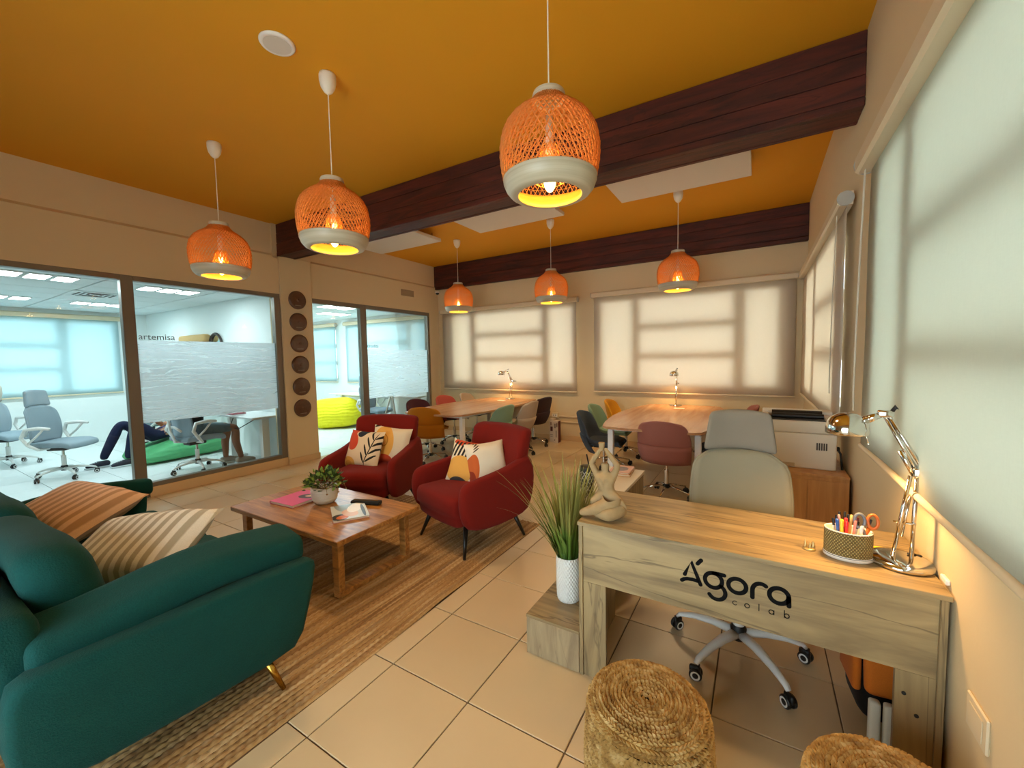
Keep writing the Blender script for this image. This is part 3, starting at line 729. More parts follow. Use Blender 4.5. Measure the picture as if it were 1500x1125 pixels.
def art_leaf(t, x, y, c):
    c = el(t, x, y, c, -.17, .13, .07, .10, 0, '#C4401E'); c = el(t, x, y, c, -.115, .06, .07, .085, .3, '#C4401E')
    c = el(t, x, y, c, -.03, .185, .062, .075, 0, '#1D2130'); c = el(t, x, y, c, -.14, -.155, .10, .065, .1, '#D09A45')
    c = el(t, x, y, c, -.13, -.155, .045, .03, .1, '#C08530')
    for k in range(4):
        cy = -.13 + k * .075; cx = .085 + k * .024
        c = el(t, x, y, c, cx - .040, cy + .045, .058, .0105, 2.05, '#17130F'); c = el(t, x, y, c, cx + .055, cy + .04, .062, .0105, .62, '#17130F')
    return el(t, x, y, c, .115, -.02, .20, .006, 1.25, '#17130F')
def art_ring(t, x, y, c):
    c = el(t, x, y, c, -.06, .02, .105, .17, .1, '#D9A24C'); c = el(t, x, y, c, -.06, .04, .045, .065, .2, '#B57A2C'); c = el(t, x, y, c, -.06, .04, .036, .054, .2, '#D9A24C')
    c = el(t, x, y, c, -.05, -.17, .11, .07, .2, '#B8401F'); return el(t, x, y, c, -.15, .19, .05, .013, .5, '#17130F')
def art_stripe(t, x, y, c):
    c = el(t, x, y, c, -.02, .17, .15, .045, 0, '#C5491F')
    inside = t.math('MULTIPLY', t.math('LESS_THAN', t.math('ABSOLUTE', t.math('ADD', x, .03)), .13), t.math('LESS_THAN', t.math('ABSOLUTE', t.math('SUBTRACT', y, .10)), .065))
    st = t.math('LESS_THAN', t.math('FRACT', t.math('MULTIPLY', t.math('ADD', x, t.math('MULTIPLY', y, -.25)), 28.0)), .55)
    c = t.mix(t.math('MULTIPLY', inside, st), c, lin('#1B1714')); c = el(t, x, y, c, -.05, -.07, .13, .115, 0, '#D9A24C')
    return el(t, x, y, c, -.05, -.20, .095, .07, 0, '#3A3634')
def art_plain(t, x, y, c):
    c = el(t, x, y, c, -.15, -.05, .05, .14, -.2, '#C5602A'); c = el(t, x, y, c, -.19, -.14, .05, .10, -.3, '#8E3016')
    for k in range(4): c = el(t, x, y, c, -.10 + .008 * k, .12 + .022 * k, .034, .005, .5, '#4A4038')
    return c
M_art = [canvas('cushion_print_leaf', '#DDC7A6', art_leaf), canvas('cushion_print_ring', '#E0D2B6', art_ring), canvas('cushion_print_bars', '#E3D6BC', art_stripe), canvas('cushion_print_plain', '#E6DCC6', art_plain)]
def stripes(name, a, b, freq):
    t = NT(name); co = t.coord(); x, y, z = t.xyz(co); s = t.math('SINE', t.math('ADD', t.math('MULTIPLY', x, freq), t.math('MULTIPLY', t.noise(co, 6, 2), .9)))
    f = t.math('MULTIPLY_ADD', s, 2.0, .5, clamp=True); col = t.mix(f, lin(a), lin(b))
    col = t.mix(t.math('MULTIPLY', t.noise(co, 320, 2), .35), col, tuple(c * .7 for c in lin(a)))
    return t.done(t.pbsdf(col, .95, 0, t.bump(t.math('ADD', t.math('MULTIPLY', f, .6), t.noise(co, 260, 2)), .35, .004), **{'Sheen Weight': .2}))
M_st1 = stripes('striped_knit_cream', '#B2A994', '#F0ECE0', 118.0)
M_st2 = stripes('striped_knit_tan', '#B0855C', '#E2B790', 118.0)

# ---------------------------------------------------------------- armchairs
M_red = fabric('brick_red_boucle', '#70140A', 260, .25, .5, .95)
M_legb = plain('black_lacquered_wood', '#0E0D0C', .35)
def make_armchair():
    t = thing('armchair', '', 'armchair')
    hw = .37
    # seat block: bulging front, rounded lower edge
    def sf(q):
        x, y, z = q
        if y < 0: y -= .035 * (1 - (x / .30) ** 2) * (1 + z * 1.5)
        if z < 0: y *= .93
        return (x, y, z + (.02 * (1 - (x / .3) ** 2) if z > 0 else 0))
    MB().rbox(.58, .62, .235, .06, 6, sf, Matrix.Translation((0, -.055, .335))).build('seat', M_red, t, True)
    def shell(sx):
        # side profile (y, z) of one arm; thickness in x, bowed outward
        prof = [(-.375, .40), (-.362, .53), (-.32, .575), (-.22, .592), (-.05, .606), (.12, .630), (.26, .668), (.36, .70), (.40, .60), (.395, .42), (.345, .27), (.30, .205), (-.02, .175), (-.25, .195), (-.34, .26)]
        m = MB(); n = len(prof); th = .095; rings = []
        for k, (dx, sh) in enumerate(((0, .86), (.012, .94), (.034, .99), (.062, .99), (.083, .94), (th, .86))):
            cy, cz = 0.02, .43; rings.append([(sx * (hw - th + dx + .022 * (1 - ((p[1] - .42) / .32) ** 2)), cy + (p[0] - cy) * sh, cz + (p[1] - cz) * sh) for p in prof])
        vs = [p for r in rings for p in r]; K = len(rings)
        fs = [(k * n + i, k * n + (i + 1) % n, (k + 1) * n + (i + 1) % n, (k + 1) * n + i) for k in range(K - 1) for i in range(n)] + [tuple(range(n))[::-1], tuple((K - 1) * n + i for i in range(n))]
        if sx > 0: fs = [f[::-1] for f in fs]
        o = m.add(vs, fs).build('arm', M_red, t, True); subsurf(o, 1)
    shell(1); shell(-1)
    def bf(q):
        x, y, z = q; k = (z + .36) / .72
        x *= .95 + .05 * k; y += .05 * (x / .33) ** 2 * -1.0 + .10 * k - .03 * sin(pi * k)
        if z > .3: z -= .012 * (x / .33) ** 2
        return (x, y, z)
    MB().rbox(.69, .14, .70, .055, 6, bf, Matrix.Translation((0, .31, .555))).build('backrest', M_red, t, True)
    for sx in (-1, 1):
        for y, dy in ((-.24, -.07), (.24, .07)):
            MB().tube([(sx * .245, y, .215), (sx * .315, y + dy, 0)], [.021, .011], 10).build('leg', M_legb, t, True)
    return t
ac1 = make_armchair(); G = 'brick red armchairs'
ac1['label'] = 'brick red armchair holding the leaf print cushion, by the glazed office'; ac1['group'] = G
ac1.location = (-3.29, 2.735, RZ); ac1.rotation_euler = (0, 0, R(22))
ac2 = dup(ac1, (-2.06, 2.715, RZ), R(-16.5), 'brick red armchair holding the black barred cushion, beside the grass plant', G)
def onchair(ch, x, y, z, tilt, yaw, roll=0.0):
    return Matrix.Translation(ch.location) @ Matrix.Rotation(ch.rotation_euler.z, 4, 'Z') @ TR((x, y, z), 0, 0, yaw) @ Matrix.Rotation(R(90 - tilt), 4, 'X') @ Matrix.Rotation(roll, 4, 'Z')
GC = 'printed cushions on the armchairs'
cushion('cream cushion with black leaf, red and mustard shapes on an armchair', GC, onchair(ac1, -.09, .0, .605, 22, R(-16)), .44, .38, .13, M_art[0])
cushion('cream cushion with a mustard oval and red blob tucked behind the leaf cushion', GC, onchair(ac1, .13, .12, .625, 18, R(8), R(-8)), .40, .38, .12, M_art[1])
cushion('cream cushion with black bars over a mustard disc on an armchair', GC, onchair(ac2, -.06, .03, .600, 22, R(30), R(-6)), .38, .38, .14, M_art[2])
cushion('cream cushion with rust edge leaning behind the black barred cushion', GC, onchair(ac2, .055, .13, .600, 16, R(72), R(2)), .36, .37, .16, M_art[3])

# ---------------------------------------------------------------- teal sofa (faces the back wall, its back to the viewer)
M_teal = fabric('teal_sofa_cloth', '#033F3B', 200, .45, .9, .9)
M_brass = plain('brass', '#C79A45', .22, 1.0)
def make_sofa():
    t = thing('sofa', 'dark teal sofa with padded arms and brass legs', 'sofa', (-2.875, .68, RZ))
    # +y local = front. outer half width 1.06, depth -.46 .. +.46
    def arm(sx):
        # tapered side panel, leaning outward towards the top, narrower at the front foot
        prof = [(-.44, .17), (.355, .125), (.405, .155), (.468, .50), (.462, .545), (.43, .562), (-.30, .575), (-.47, .58), (-.50, .54), (-.50, .25)]
        m = MB(); n = len(prof); rings = []
        for dx, sh in ((0, .93), (.01, .975), (.03, 1.0), (.085, 1.0), (.105, .975), (.115, .93)):
            rings.append([(sx * (.925 + dx + .10 * (p[1] - .15)), 0 + p[0] * (1 - (1 - sh) * .55), .36 + (p[1] - .36) * sh) for p in prof])
        vs = [p for r in rings for p in r]; K = len(rings)
        fs = [(k * n + i, k * n + (i + 1) % n, (k + 1) * n + (i + 1) % n, (k + 1) * n + i) for k in range(K - 1) for i in range(n)] + [tuple(range(n))[::-1], tuple((K - 1) * n + i for i in range(n))]
        if sx < 0: fs = [f[::-1] for f in fs]
        subsurf(m.add(vs, fs).build('arm', M_teal, t, True), 1)
    arm(1); arm(-1)
    def pad(sx):
        def f(q):
            x, y, z = q; s = (y + .44) / .88
            z += .05 * sin(pi * min(1, max(0, s))) * .4 + .012 * sin(8 * y + 1) + .02 * s - .22 * (x * sx)
            return (x, y, z)
        MB().rbox(.20, .89, .125, .040, 8, f, Matrix.Translation((sx * .905, .01, .600))).build('arm_cushion', M_teal, t, True)
    pad(1); pad(-1)
    MB().rbox(1.86, .90, .17, .04, 6, None, Matrix.Translation((0, -.02, .235))).build('seat_frame', M_teal, t, True)
    for sx in (-1, 1):
        def sf(q, sx=sx): return (q[0], q[1], q[2] + .02 * (1 - (q[0] / .42) ** 2) * (1 - (q[1] / .4) ** 2))
        MB().rbox(.83, .78, .16, .055, 6, sf, Matrix.Translation((sx * .418, .07, .385))).build('seat_cushion', M_teal, t, True)
        def bf(q): 
            x, y, z = q; return (x, y - .20 * (z + .2) + .03 * (1 - (x / .42) ** 2) * (1 - (z / .25) ** 2), z + .012 * sin(7 * x))
        MB().rbox(.82, .20, .46, .09, 7, bf, Matrix.Translation((sx * .415, -.26, .625))).build('back_cushion', M_teal, t, True)
    def bk(q): return (q[0], q[1] - .12 * (q[2] + .28), q[2])
    MB().rbox(1.92, .14, .56, .05, 5, bk, Matrix.Translation((0, -.40, .45))).build('backrest', M_teal, t, True)
    for sx in (-1, 1):
        for y, dy in ((.255, .035), (-.33, -.04)):
            MB().tube([(sx * .98, y - .01, .165), (sx * 1.045, y + dy, .004)], [.018, .010], 12).build('leg', M_brass, t, True)
    return t
sofa = make_sofa()
GS = 'striped cushions on the teal sofa'
cushion('cream and grey striped knit cushion lying against the sofa arm', GS, TR((-2.52, .69, .635), R(26), R(-6), R(27)), .62, .42, .17, M_st1)
cushion('tan striped knit cushion at the far end of the sofa', GS, TR((-3.38, .66, .665), R(20), R(4), R(16)), .60, .44, .18, M_st2)

# ---------------------------------------------------------------- reception desk
M_oak = wood('pale_oak_laminate', '#766347', '#B29A6E', 'X', .45, .40, .9, .7)
M_oakz = wood('pale_oak_laminate_upright', '#766347', '#B29A6E', 'Z', .5, .42, .8, .6)
M_ink = plain('black_vinyl_letters', '#080808', .8, **{'Specular IOR Level': .15})
M_edge = plain('oak_edge_band', '#B79A6A', .5, var=.1, gscale=60)
def make_desk():
    x0, x1, y0, y1, zt = -.704, .518, 1.743, 2.236, .742
    t = thing('reception_desk', 'pale oak reception desk with a lettered front panel', 'desk', (-.09, 1.99, 0))
    L = lambda m, n, mat=M_oak: m.build(n, mat, t, loc=(.09, -1.99, 0))
    L(MB().box(x0 - .004, x1 + .006, y0 - .012, y1 + .01, zt - .018, zt, .0015), 'desktop')
    for a, b in ((x0, x0 + .018), (x1 - .018, x1)): L(MB().box(a, b, y0 - .006, y1, 0, zt - .018, .001), 'side_panel', M_oakz)
    L(MB().box(x0 + .018, x1 - .018, y0 + .004, y0 + .024, .456, zt - .018, .001), 'front_panel')
    L(MB().box(x0 + .018, x0 + .125, y0 + .004, y0 + .024, 0, .4555, .001), 'front_post', M_oakz)
    L(MB().box(.402, x1 - .018, y0 + .004, y0 + .024, 0, .4555, .001), 'front_post', M_oakz)
    for z in (.41, .345): L(MB().cyl((.425 + (.41 - z) * .5, y0 + .001, z - .03), (.425 + (.41 - z) * .5, y0 + .005, z - .03), .006, 12), 'screw', M_dark)
    # lettering: rounded flat strokes standing 1.5 mm proud of the panel
    def stroke(m, pts, w):
        P = [Vector((p[0], p[1])) for p in pts]; n = len(P)
        Lf, Rt = [], []
        for i, p in enumerate(P):
            d = (P[min(i + 1, n - 1)] - P[max(i - 1, 0)]).normalized(); q = Vector((-d.y, d.x)) * w / 2; Lf.append(p + q); Rt.append(p - q)
        def cap(c, d): a0 = math.atan2(d.y, d.x); return [c + Vector((cos(a0 + (k - 4) * pi / 8), sin(a0 + (k - 4) * pi / 8))) * w / 2 for k in range(1, 8)]
        closed = (P[0] - P[-1]).length < 1e-6; yy = y0 + .0025; yb = y0 + .0042
        if closed:
            vs = [(p.x, yy, p.y) for p in Lf[:-1]] + [(p.x, yy, p.y) for p in Rt[:-1]] + [(p.x, yb, p.y) for p in Lf[:-1]] + [(p.x, yb, p.y) for p in Rt[:-1]]; k = n - 1; fs = []
            for i in range(k):
                j = (i + 1) % k; fs += [(i, j, k + j, k + i), (i, 2 * k + i, 2 * k + j, j), (k + i, k + j, 3 * k + j, 3 * k + i)]
            m.add(vs, fs)
        else:
            vs = []; fs = []
            for i in range(n): vs += [(Lf[i].x, yy, Lf[i].y), (Rt[i].x, yy, Rt[i].y)]
            fs = [(2 * i, 2 * i + 2, 2 * i + 3, 2 * i + 1) for i in range(n - 1)]; m.add(vs, fs)
            m.add([(c.x, yy, c.y) for c in [Rt[-1]] + cap(P[-1], (P[-1] - P[-2]).normalized()) + [Lf[-1]]], [tuple(range(9))])
            m.add([(c.x, yy, c.y) for c in [Lf[0]] + cap(P[0], (P[0] - P[1]).normalized()) + [Rt[0]]], [tuple(range(9))])
    def ring(cx, cz, rx, rz, n=32): return [(cx + rx * cos(2 * pi * (i % n) / n), cz + rz * sin(2 * pi * (i % n) / n)) for i in range(n + 1)]
    def arc(cx, cz, r, a0, a1, n=14, rz=None): return [(cx + r * cos(R(a0 + (a1 - a0) * i / n)), cz + (rz or r) * sin(R(a0 + (a1 - a0) * i / n))) for i in range(n + 1)]
    def letter(strokes, w, nm='letter'):
        m = MB()
        for s in strokes: stroke(m, s, w)
        L(m, nm, M_ink)
    letter([[(-.2454, .6057), (-.2215, .6634), (-.1863, .5772)], [(-.2563, .5777), (-.247, .585), (-.2356, .5889), (-.215, .591), (-.198, .589)], [(-.1982, .6609), (-.190, .672), (-.185, .6781)]], .0155)
    letter([ring(-.140, .6075, .0305, .0295), arc(-.1275, .5635, .0302, 62, -150, 14), [(-.140, .637), (-.12, .6385), (-.1025, .6375)]], .0155)
    letter([ring(-.0575, .6075, .0300, .0280)], .0155)
    letter([[(-.0065, .5784), (-.0068, .605)] + arc(.0205, .607, .0273, 180, 55, 10, .031)], .0155)
    letter([ring(.0775, .6075, .0300, .0285), [(.1075, .6075), (.1080, .592), (.1087, .5773)]], .0155)
    letter([arc(-.0640, .5385, .0078, 45, 315, 12)], .0030); letter([ring(-.0233, .5388, .0080, .0078, 18)], .0030)
    letter([[(.0155, .5575), (.0157, .5315)]], .0030); letter([ring(.0553, .5388, .0078, .0078, 18), [(.0632, .5470), (.0633, .5308)]], .0030)
    letter([[(.0954, .5575), (.0956, .5310)], ring(.1030, .5388, .0075, .0078, 18)], .0030)
    return t
make_desk()
# low step block with the vase, and the return cabinet behind it
M_grey = wood('grey_oak_laminate', '#7E6C54', '#AD9976', 'Z', .8, .45, .6, .3)
t = thing('step_box', 'low wooden step box holding the white vase beside the desk', 'box', (-.85, 1.98, 0))
MB().box(-.14, .142, -.24, .235, 0, .188, .001).build('body', M_grey, t)
MB().box(-.142, .1435, -.242, .237, .188, .204, .0012).build('top', M_oak, t)
t = thing('side_cabinet', 'low white topped cabinet behind the reception desk', 'cabinet', (-.85, 2.66, 0))
MB().box(-.14, .14, -.405, .40, .63, .65, .0015).build('top', plain('white_laminate', '#D8CDBB', .28), t)
for a, b in ((-.135, -.118), (.1, .118)): pass
MB().box(-.135, -.117, -.40, .395, 0, .63, .001).build('side_panel', M_oakz, t)
for y in (-.40, -.02, .377): MB().box(-.117, .13, y, y + .018, 0, .63, .001).build('divider', M_oakz, t)
MB().box(-.117, .125, -.382, .377, .06, .078, .001).build('shelf', M_oakz, t)
d = MB().box(.118, .134, .0, .375, .33, .62, .001).build('drawer', M_oakz, t); MB().cyl((.134, .19, .5), (.15, .19, .5), .009, 12).build('knob', M_chrome, d)
d = MB().box(.118, .134, .0, .375, .08, .325, .001).build('drawer', M_oakz, t); MB().cyl((.134, .19, .24), (.15, .19, .24), .009, 12).build('knob', M_chrome, d)
book('orange edged book under the pink book on the white topped cabinet', (-.845, 2.93, .651), R(6), .15, .20, .016, plain('orange_cover', '#C98A2C', .5), 'books on the white topped cabinet')
book('pale pink book with a grey oval on the white topped cabinet', (-.845, 2.93, .6675), R(2), .145, .195, .012, cover_mat('pale_pink_cover', '#D9A392', [(0, 0, .045, .06, 0, '#7A6A6E')]), 'books on the white topped cabinet')
def tumbler():
    t = thing('tumbler', 'black and white patterned tumbler with lid and straw on the white topped cabinet', 'tumbler', (-.885, 2.33, .65))
    m = NT('geometric_print'); co = m.coord(); x, y, z = m.xyz(co); a = m.math('ARCTAN2', y, x); u = m.math('MULTIPLY', a, 1.9); v = m.math('MULTIPLY', z, 24.0)
    p = m.math('ABSOLUTE', m.math('SUBTRACT', m.math('FRACT', m.math('ADD', u, v)), .5)); q = m.math('ABSOLUTE', m.math('SUBTRACT', m.math('FRACT', m.math('SUBTRACT', u, v)), .5))
    f = m.math('LESS_THAN', m.math('MINIMUM', p, q), .085); mm = m.done(m.pbsdf(m.mix(f, lin('#15171C'), lin('#D8D8D4')), .35))
    MB().lathe([(0, 0), (.034, 0), (.037, .006), (.047, .165), (0, .165)], 28).build('cup', mm, t, autosmooth=50)
    MB().lathe([(.049, .165), (.050, .175), (.046, .186), (.02, .190), (0, .190)], 28).build('lid', M_black, t, True)
    MB().cyl((.012, .004, .185), (.0, -.006, .262), .0045, 8).build('straw', plain('dark_straw', '#1A1C24', .4), t)
tumbler()

# ---------------------------------------------------------------- grass plant in a white vase
def grass_mat():
    t = NT('grass_blade'); x, y, z = t.xyz(t.coord()); oi = t.n('ShaderNodeObjectInfo')
    c = t.ramp(t.math('MULTIPLY', z, 2.2), [(0, lin('#183208')), (.5, lin('#365A16')), (.85, lin('#67852F')), (1, lin('#98924A'))])
    return t.done(t.pbsdf(t.mix(oi.outputs['Random'], c, t.mix(.45, c, lin('#1E3A12'))), .5))
M_blade = grass_mat()
def grass():
    t = thing('potted_grass', 'tall ornamental grass in a white textured vase beside the desk', 'plant', (-.855, 1.965, .204))
    mv = NT('white_scale_glaze'); co = mv.coord(); x, y, z = mv.xyz(co); a = mv.math('ARCTAN2', y, x)
    h = mv.math('MULTIPLY', mv.math('SINE', mv.math('MULTIPLY', a, 26.0)), mv.math('SINE', mv.math('MULTIPLY', z, 260.0)))
    mvm = mv.done(mv.pbsdf(lin('#E2E2DC'), .4, 0, mv.bump(h, .55, .004)))
    MB().lathe([(0, 0), (.050, 0), (.058, .006), (.062, .02), (.0645, .06), (.066, .13), (.066, .215), (.064, .236), (.060, .242), (.056, .238), (.056, .215), (0, .215)], 40).build('vase', mvm, t, autosmooth=60)
    random.seed(11)
    for k in range(120):
        th = random.random() * 2 * pi; r0 = .05 * sqrt(random.random()); L = random.uniform(.36, .60) * (1.0 if k % 5 else .75); lean = random.uniform(.05, .72) ** 1.1; w = random.uniform(.0060, .0105)
        if k % 12 == 0: L = random.uniform(.52, .66); lean = random.uniform(.35, .75)
        pts = []; th2 = th + random.uniform(-.5, .5); droop = random.uniform(.2, 1.0)
        p = Vector((r0 * cos(th), r0 * sin(th), .20)); ang = lean * .55
        m = MB(); n = 8
        for i in range(n + 1):
            pts.append(p.copy()); ang += lean * droop * .13 * (1 + i * .12); p = p + Vector((cos(th2) * sin(ang), sin(th2) * sin(ang), cos(ang))) * (L / n)
        sd = Vector((-sin(th2), cos(th2), 0)); vs = []
        for i, q in enumerate(pts):
            ww = w * (1 - (i / n) ** 2.2) + .0004; up = Vector((cos(th2), sin(th2), 0)) * ww * .35
            vs += [tuple(q - sd * ww), tuple(q + up), tuple(q + sd * ww)]
        fs = []
        for i in range(n): fs += [(3 * i, 3 * i + 1, 3 * i + 4, 3 * i + 3), (3 * i + 1, 3 * i + 2, 3 * i + 5, 3 * i + 4)]
        # keep blades clear of the desk side
        mx = max(v[0] for v in vs)
        if mx > .140:
            s = .140 / mx; vs = [(v[0] * s if v[0] > 0 else v[0], v[1], v[2]) for v in vs]
        if max(v[1] for v in vs) > .27: s = .25 / max(v[1] for v in vs); vs = [(v[0], v[1] * s if v[1] > 0 else v[1], v[2]) for v in vs]
        m.add(vs, fs).build('blade', M_blade, t, True)
grass()
# ---------------------------------------------------------------- things on the reception desk
DZ = .742
def statue():
    M_cl = plain('weathered_clay', '#A1865E', .8, grain=.2, gscale=45, bump=.4)
    bm_v = []; bm_e = []; rad = []
    def j(p, r, par=None):
        bm_v.append(p); rad.append(r)
        if par is not None: bm_e.append((par, len(bm_v) - 1))
        return len(bm_v) - 1
    pel = j((0, 0, .052), .034); wa = j((-.003, .004, .090), .023, pel); ch = j((-.006, .006, .128), .028, wa); nk = j((-.005, .004, .155), .011, ch); hd = j((-.005, .003, .172), .016, nk); hd2 = j((-.005, .003, .186), .014, hd)
    for s in (-1, 1):
        sh = j((-.006 + s * .030, .006, .140), .014, ch); el_ = j((-.008 + s * .047, .003, .178), .0115, sh); wr = j((-.010 + s * .020, .0, .215), .0085, el_); j((-.012 + s * .006, 0, .236), .0065, wr)
        j((-.006 + s * .013, -.020, .124), .0115, ch)
    k1 = j((.040, -.020, .058), .029, pel); k1b = j((-.015, -.048, .038), .022, k1); f1 = j((-.062, -.052, .018), .014, k1b); j((-.080, -.050, .012), .009, f1)
    k2 = j((.055, -.012, .030), .028, pel); k2b = j((.02, -.060, .022), .021, k2); j((-.035, -.030, .016), .014, k2b)
    k3 = j((-.035, .004, .05), .020, pel); j((-.055, -.012, .04), .014, k3)
    me = bpy.data.meshes.new('figurine'); me.from_pydata(bm_v, bm_e, []); me.materials.append(M_cl)
    o = link('figurine', me, None, (-.612, 1.865, DZ)); sk = o.modifiers.new('skin', 'SKIN'); sk.use_smooth_shade = True
    for i, r in enumerate(rad): me.skin_vertices[0].data[i].radius = (r, r)
    me.skin_vertices[0].data[0].use_root = True
    subsurf(o, 2); tag(o, 'weathered clay figurine seated with arms raised on the desk corner', 'figurine'); o.scale = (1.38, 1.38, 1.38)
    tb = MB().lathe([(.008, .226), (.011, .252), (.0105, .254), (.0085, .252), (.006, .23), (0, .23)], 14, Matrix.Translation((-.016, 0, 0))).build('neck_opening', M_cl, o, True)
statue()
def pen_cup():
    t = thing('pen_cup', 'oval woven-covered pen cup with white rims on the desk', 'cup', (.293, 1.898, DZ))
    m = NT('woven_raffia'); co = m.coord(); x, y, z = m.xyz(co); a = m.math('ARCTAN2', y, m.math('MULTIPLY', x, .75))
    w = m.math('MULTIPLY', m.math('SINE', m.math('MULTIPLY', a, 44.0)), m.math('SINE', m.math('MULTIPLY', z, 480.0)))
    mt = m.done(m.pbsdf(m.ramp(w, [(.2, lin('#6C5B30')), (.6, lin('#B7A468'))]), .7, 0, m.bump(w, .7, .003)))
    E_ = dict(sx=1.17, sy=.86)
    MB().lathe([(.0605, .016), (.0612, .02), (.0612, .098), (.0605, .102)], 48, None, **E_).build('woven_wrap', mt, t, True)
    MB().lathe([(0, .002), (.058, 0), (.0625, .003), (.0625, .012), (.0605, .0165), (.0602, .103), (.061, .1055), (.0585, .106), (.057, .102), (.057, .006), (0, .006)], 48, None, **E_).build('cup', M_white, t, True)
    MB().lathe([(.0628, .0125), (.0634, .0135), (.0628, .0145)], 48, None, **E_).build('rim_line', plain('navy_line', '#2A3242', .5), t, True)
    base = Vector((.293, 1.898, DZ + .008))
    pens = [(-.066, .00, -.034, .008, .118, '#B9C4C8', 'clear pen at the end of the cup'), (-.055, .012, -.022, .01, .128, '#17161A', 'black pen beside the clear pen'), (-.05, -.012, -.028, -.008, .122, '#2A56A8', 'blue marker'), (-.046, .018, -.01, .02, .140, '#101014', 'black capped pen at the back'),
            (-.034, -.018, -.016, -.012, .125, '#E4D33A', 'yellow highlighter'), (-.030, .004, -.03, .0, .134, '#E8A8A0', 'pale pink pen'), (-.022, .02, .002, .018, .142, '#0F0F12', 'black pen among the back row'), (-.016, -.02, -.004, -.014, .120, '#D8202A', 'red marker leaning at the rim'),
            (-.006, -.008, -.012, .0, .128, '#D8242C', 'second red marker behind the rim'), (-.004, .014, .006, .01, .136, '#E3B964', 'pale wooden pen'), (.006, .018, .016, .016, .134, '#E8C77A', 'straw coloured pen beside the wooden one'), (.008, -.018, .026, -.012, .126, '#E5857A', 'coral pen'),
            (.018, -.006, .034, .002, .120, '#C9C8C6', 'grey marker leaning outwards'), (.022, .016, .038, .012, .128, '#4B1A24', 'dark maroon pen'), (.028, -.02, .046, -.016, .112, '#D3D0D4', 'white marker leaning by the scissors'), (.056, .002, .076, .006, .132, '#8C4A22', 'brown pen at the scissors end')]
    for k, (x1, y1, x2, y2, h, col, nm) in enumerate(pens):
        b = base + Vector((x1 * .5, y1 * .6, 0)); e = base + Vector((x2 * .55 + x1 * .40, y2 * .4 + y1 * .8, h + .012)); mid = b.lerp(e, .80); mid2 = b.lerp(e, .985)
        r = .0050 if 'marker' in nm or 'highlighter' in nm else .0038
        p = thing('pen', nm + ' standing in the woven pen cup', 'pen', b, 0, 'pens in the woven cup'); q = lambda v: tuple(v - b)
        MB().tube([q(b), q(mid)], r, 8).build('barrel', plain('pen_' + col[1:], col, .35), p, autosmooth=50)
        MB().tube([q(mid), q(mid2), q(e)], [r * 1.12, r * 1.12, r * .7], 8).build('cap', plain('pen_' + col[1:], col, .35) if k % 3 else M_black, p, autosmooth=50)
    # scissors, blades down in the cup
    sc = thing('scissors', 'grey and orange handled scissors standing in the pen cup', 'scissors', (.330, 1.893, DZ + .008))
    og = plain('orange_handle', '#C8641E', .4); gy = plain('grey_handle', '#6E727C', .4)
    for s, mt2, nm in ((-1, gy, 'handle'), (1, og, 'handle')):
        c = Vector((s * .019 + .012, .004 * s, .138)); pts = [tuple(c + Vector((.0145 * cos(2 * pi * i / 18), .004 * sin(2 * pi * i / 18), .024 * sin(2 * pi * i / 18)))) for i in range(19)]
        MB().tube(pts, .0052, 8, False).tube([tuple(c + Vector((-s * .006, 0, -.022))), (.010 - s * .001, 0, .085), (.008 - s * .004, 0, .06)], .0055, 8).build(nm, mt2, sc, True)
        MB().prism([(-.004, -.0008), (.004, -.0008), (.004, .0008), (-.004, .0008)], .0, .07, TR((.004 - s * .003, s * .001, .004), 0, R(4 * s), 0)).build('blade', M_chrome, sc)
pen_cup()
def ornament():
    M_gold = plain('pale_gold_figure', '#C9AE77', .35, .7, grain=.2)
    t = thing('gold_ornament', 'tiny pale gold figurine trio beside the pen cup', 'ornament', (.178, 1.905, DZ))
    MB().lathe([(0, 0), (.021, 0), (.022, .004), (.017, .007), (0, .008)], 16).build('base', M_gold, t, True)
    for k, (x, y, h) in enumerate(((-.012, .0, .030), (.003, -.004, .024), (.013, .003, .028))):
        MB().lathe([(0, .005), (.006, .005), (.0075, h * .4), (.0045, h * .62), (.0055, h * .82), (.003, h), (.0006, h * 1.35), (0, h * 1.35)], 10, Matrix.Translation((x, y, 0))).build('figure', M_gold, t, True)
ornament()
t = thing('sticky_notes', 'yellow sticky note pad beside the lamp base on the desk', 'notes', (.415, 2.00, DZ), R(12))
MB().box(-.045, .045, -.034, .034, .0005, .010, .0008).build('pad', plain('yellow_paper', '#F0C020', .7), t)
m = MB()
for k in range(3): m.tube([(-.034 + i * .007, .012 - k * .011 + .0022 * sin(i * 2.6 + k), .0103) for i in range(9 - k)], .0006, 4)
m.build('writing', plain('pen_ink', '#7A5A14', .7), t)

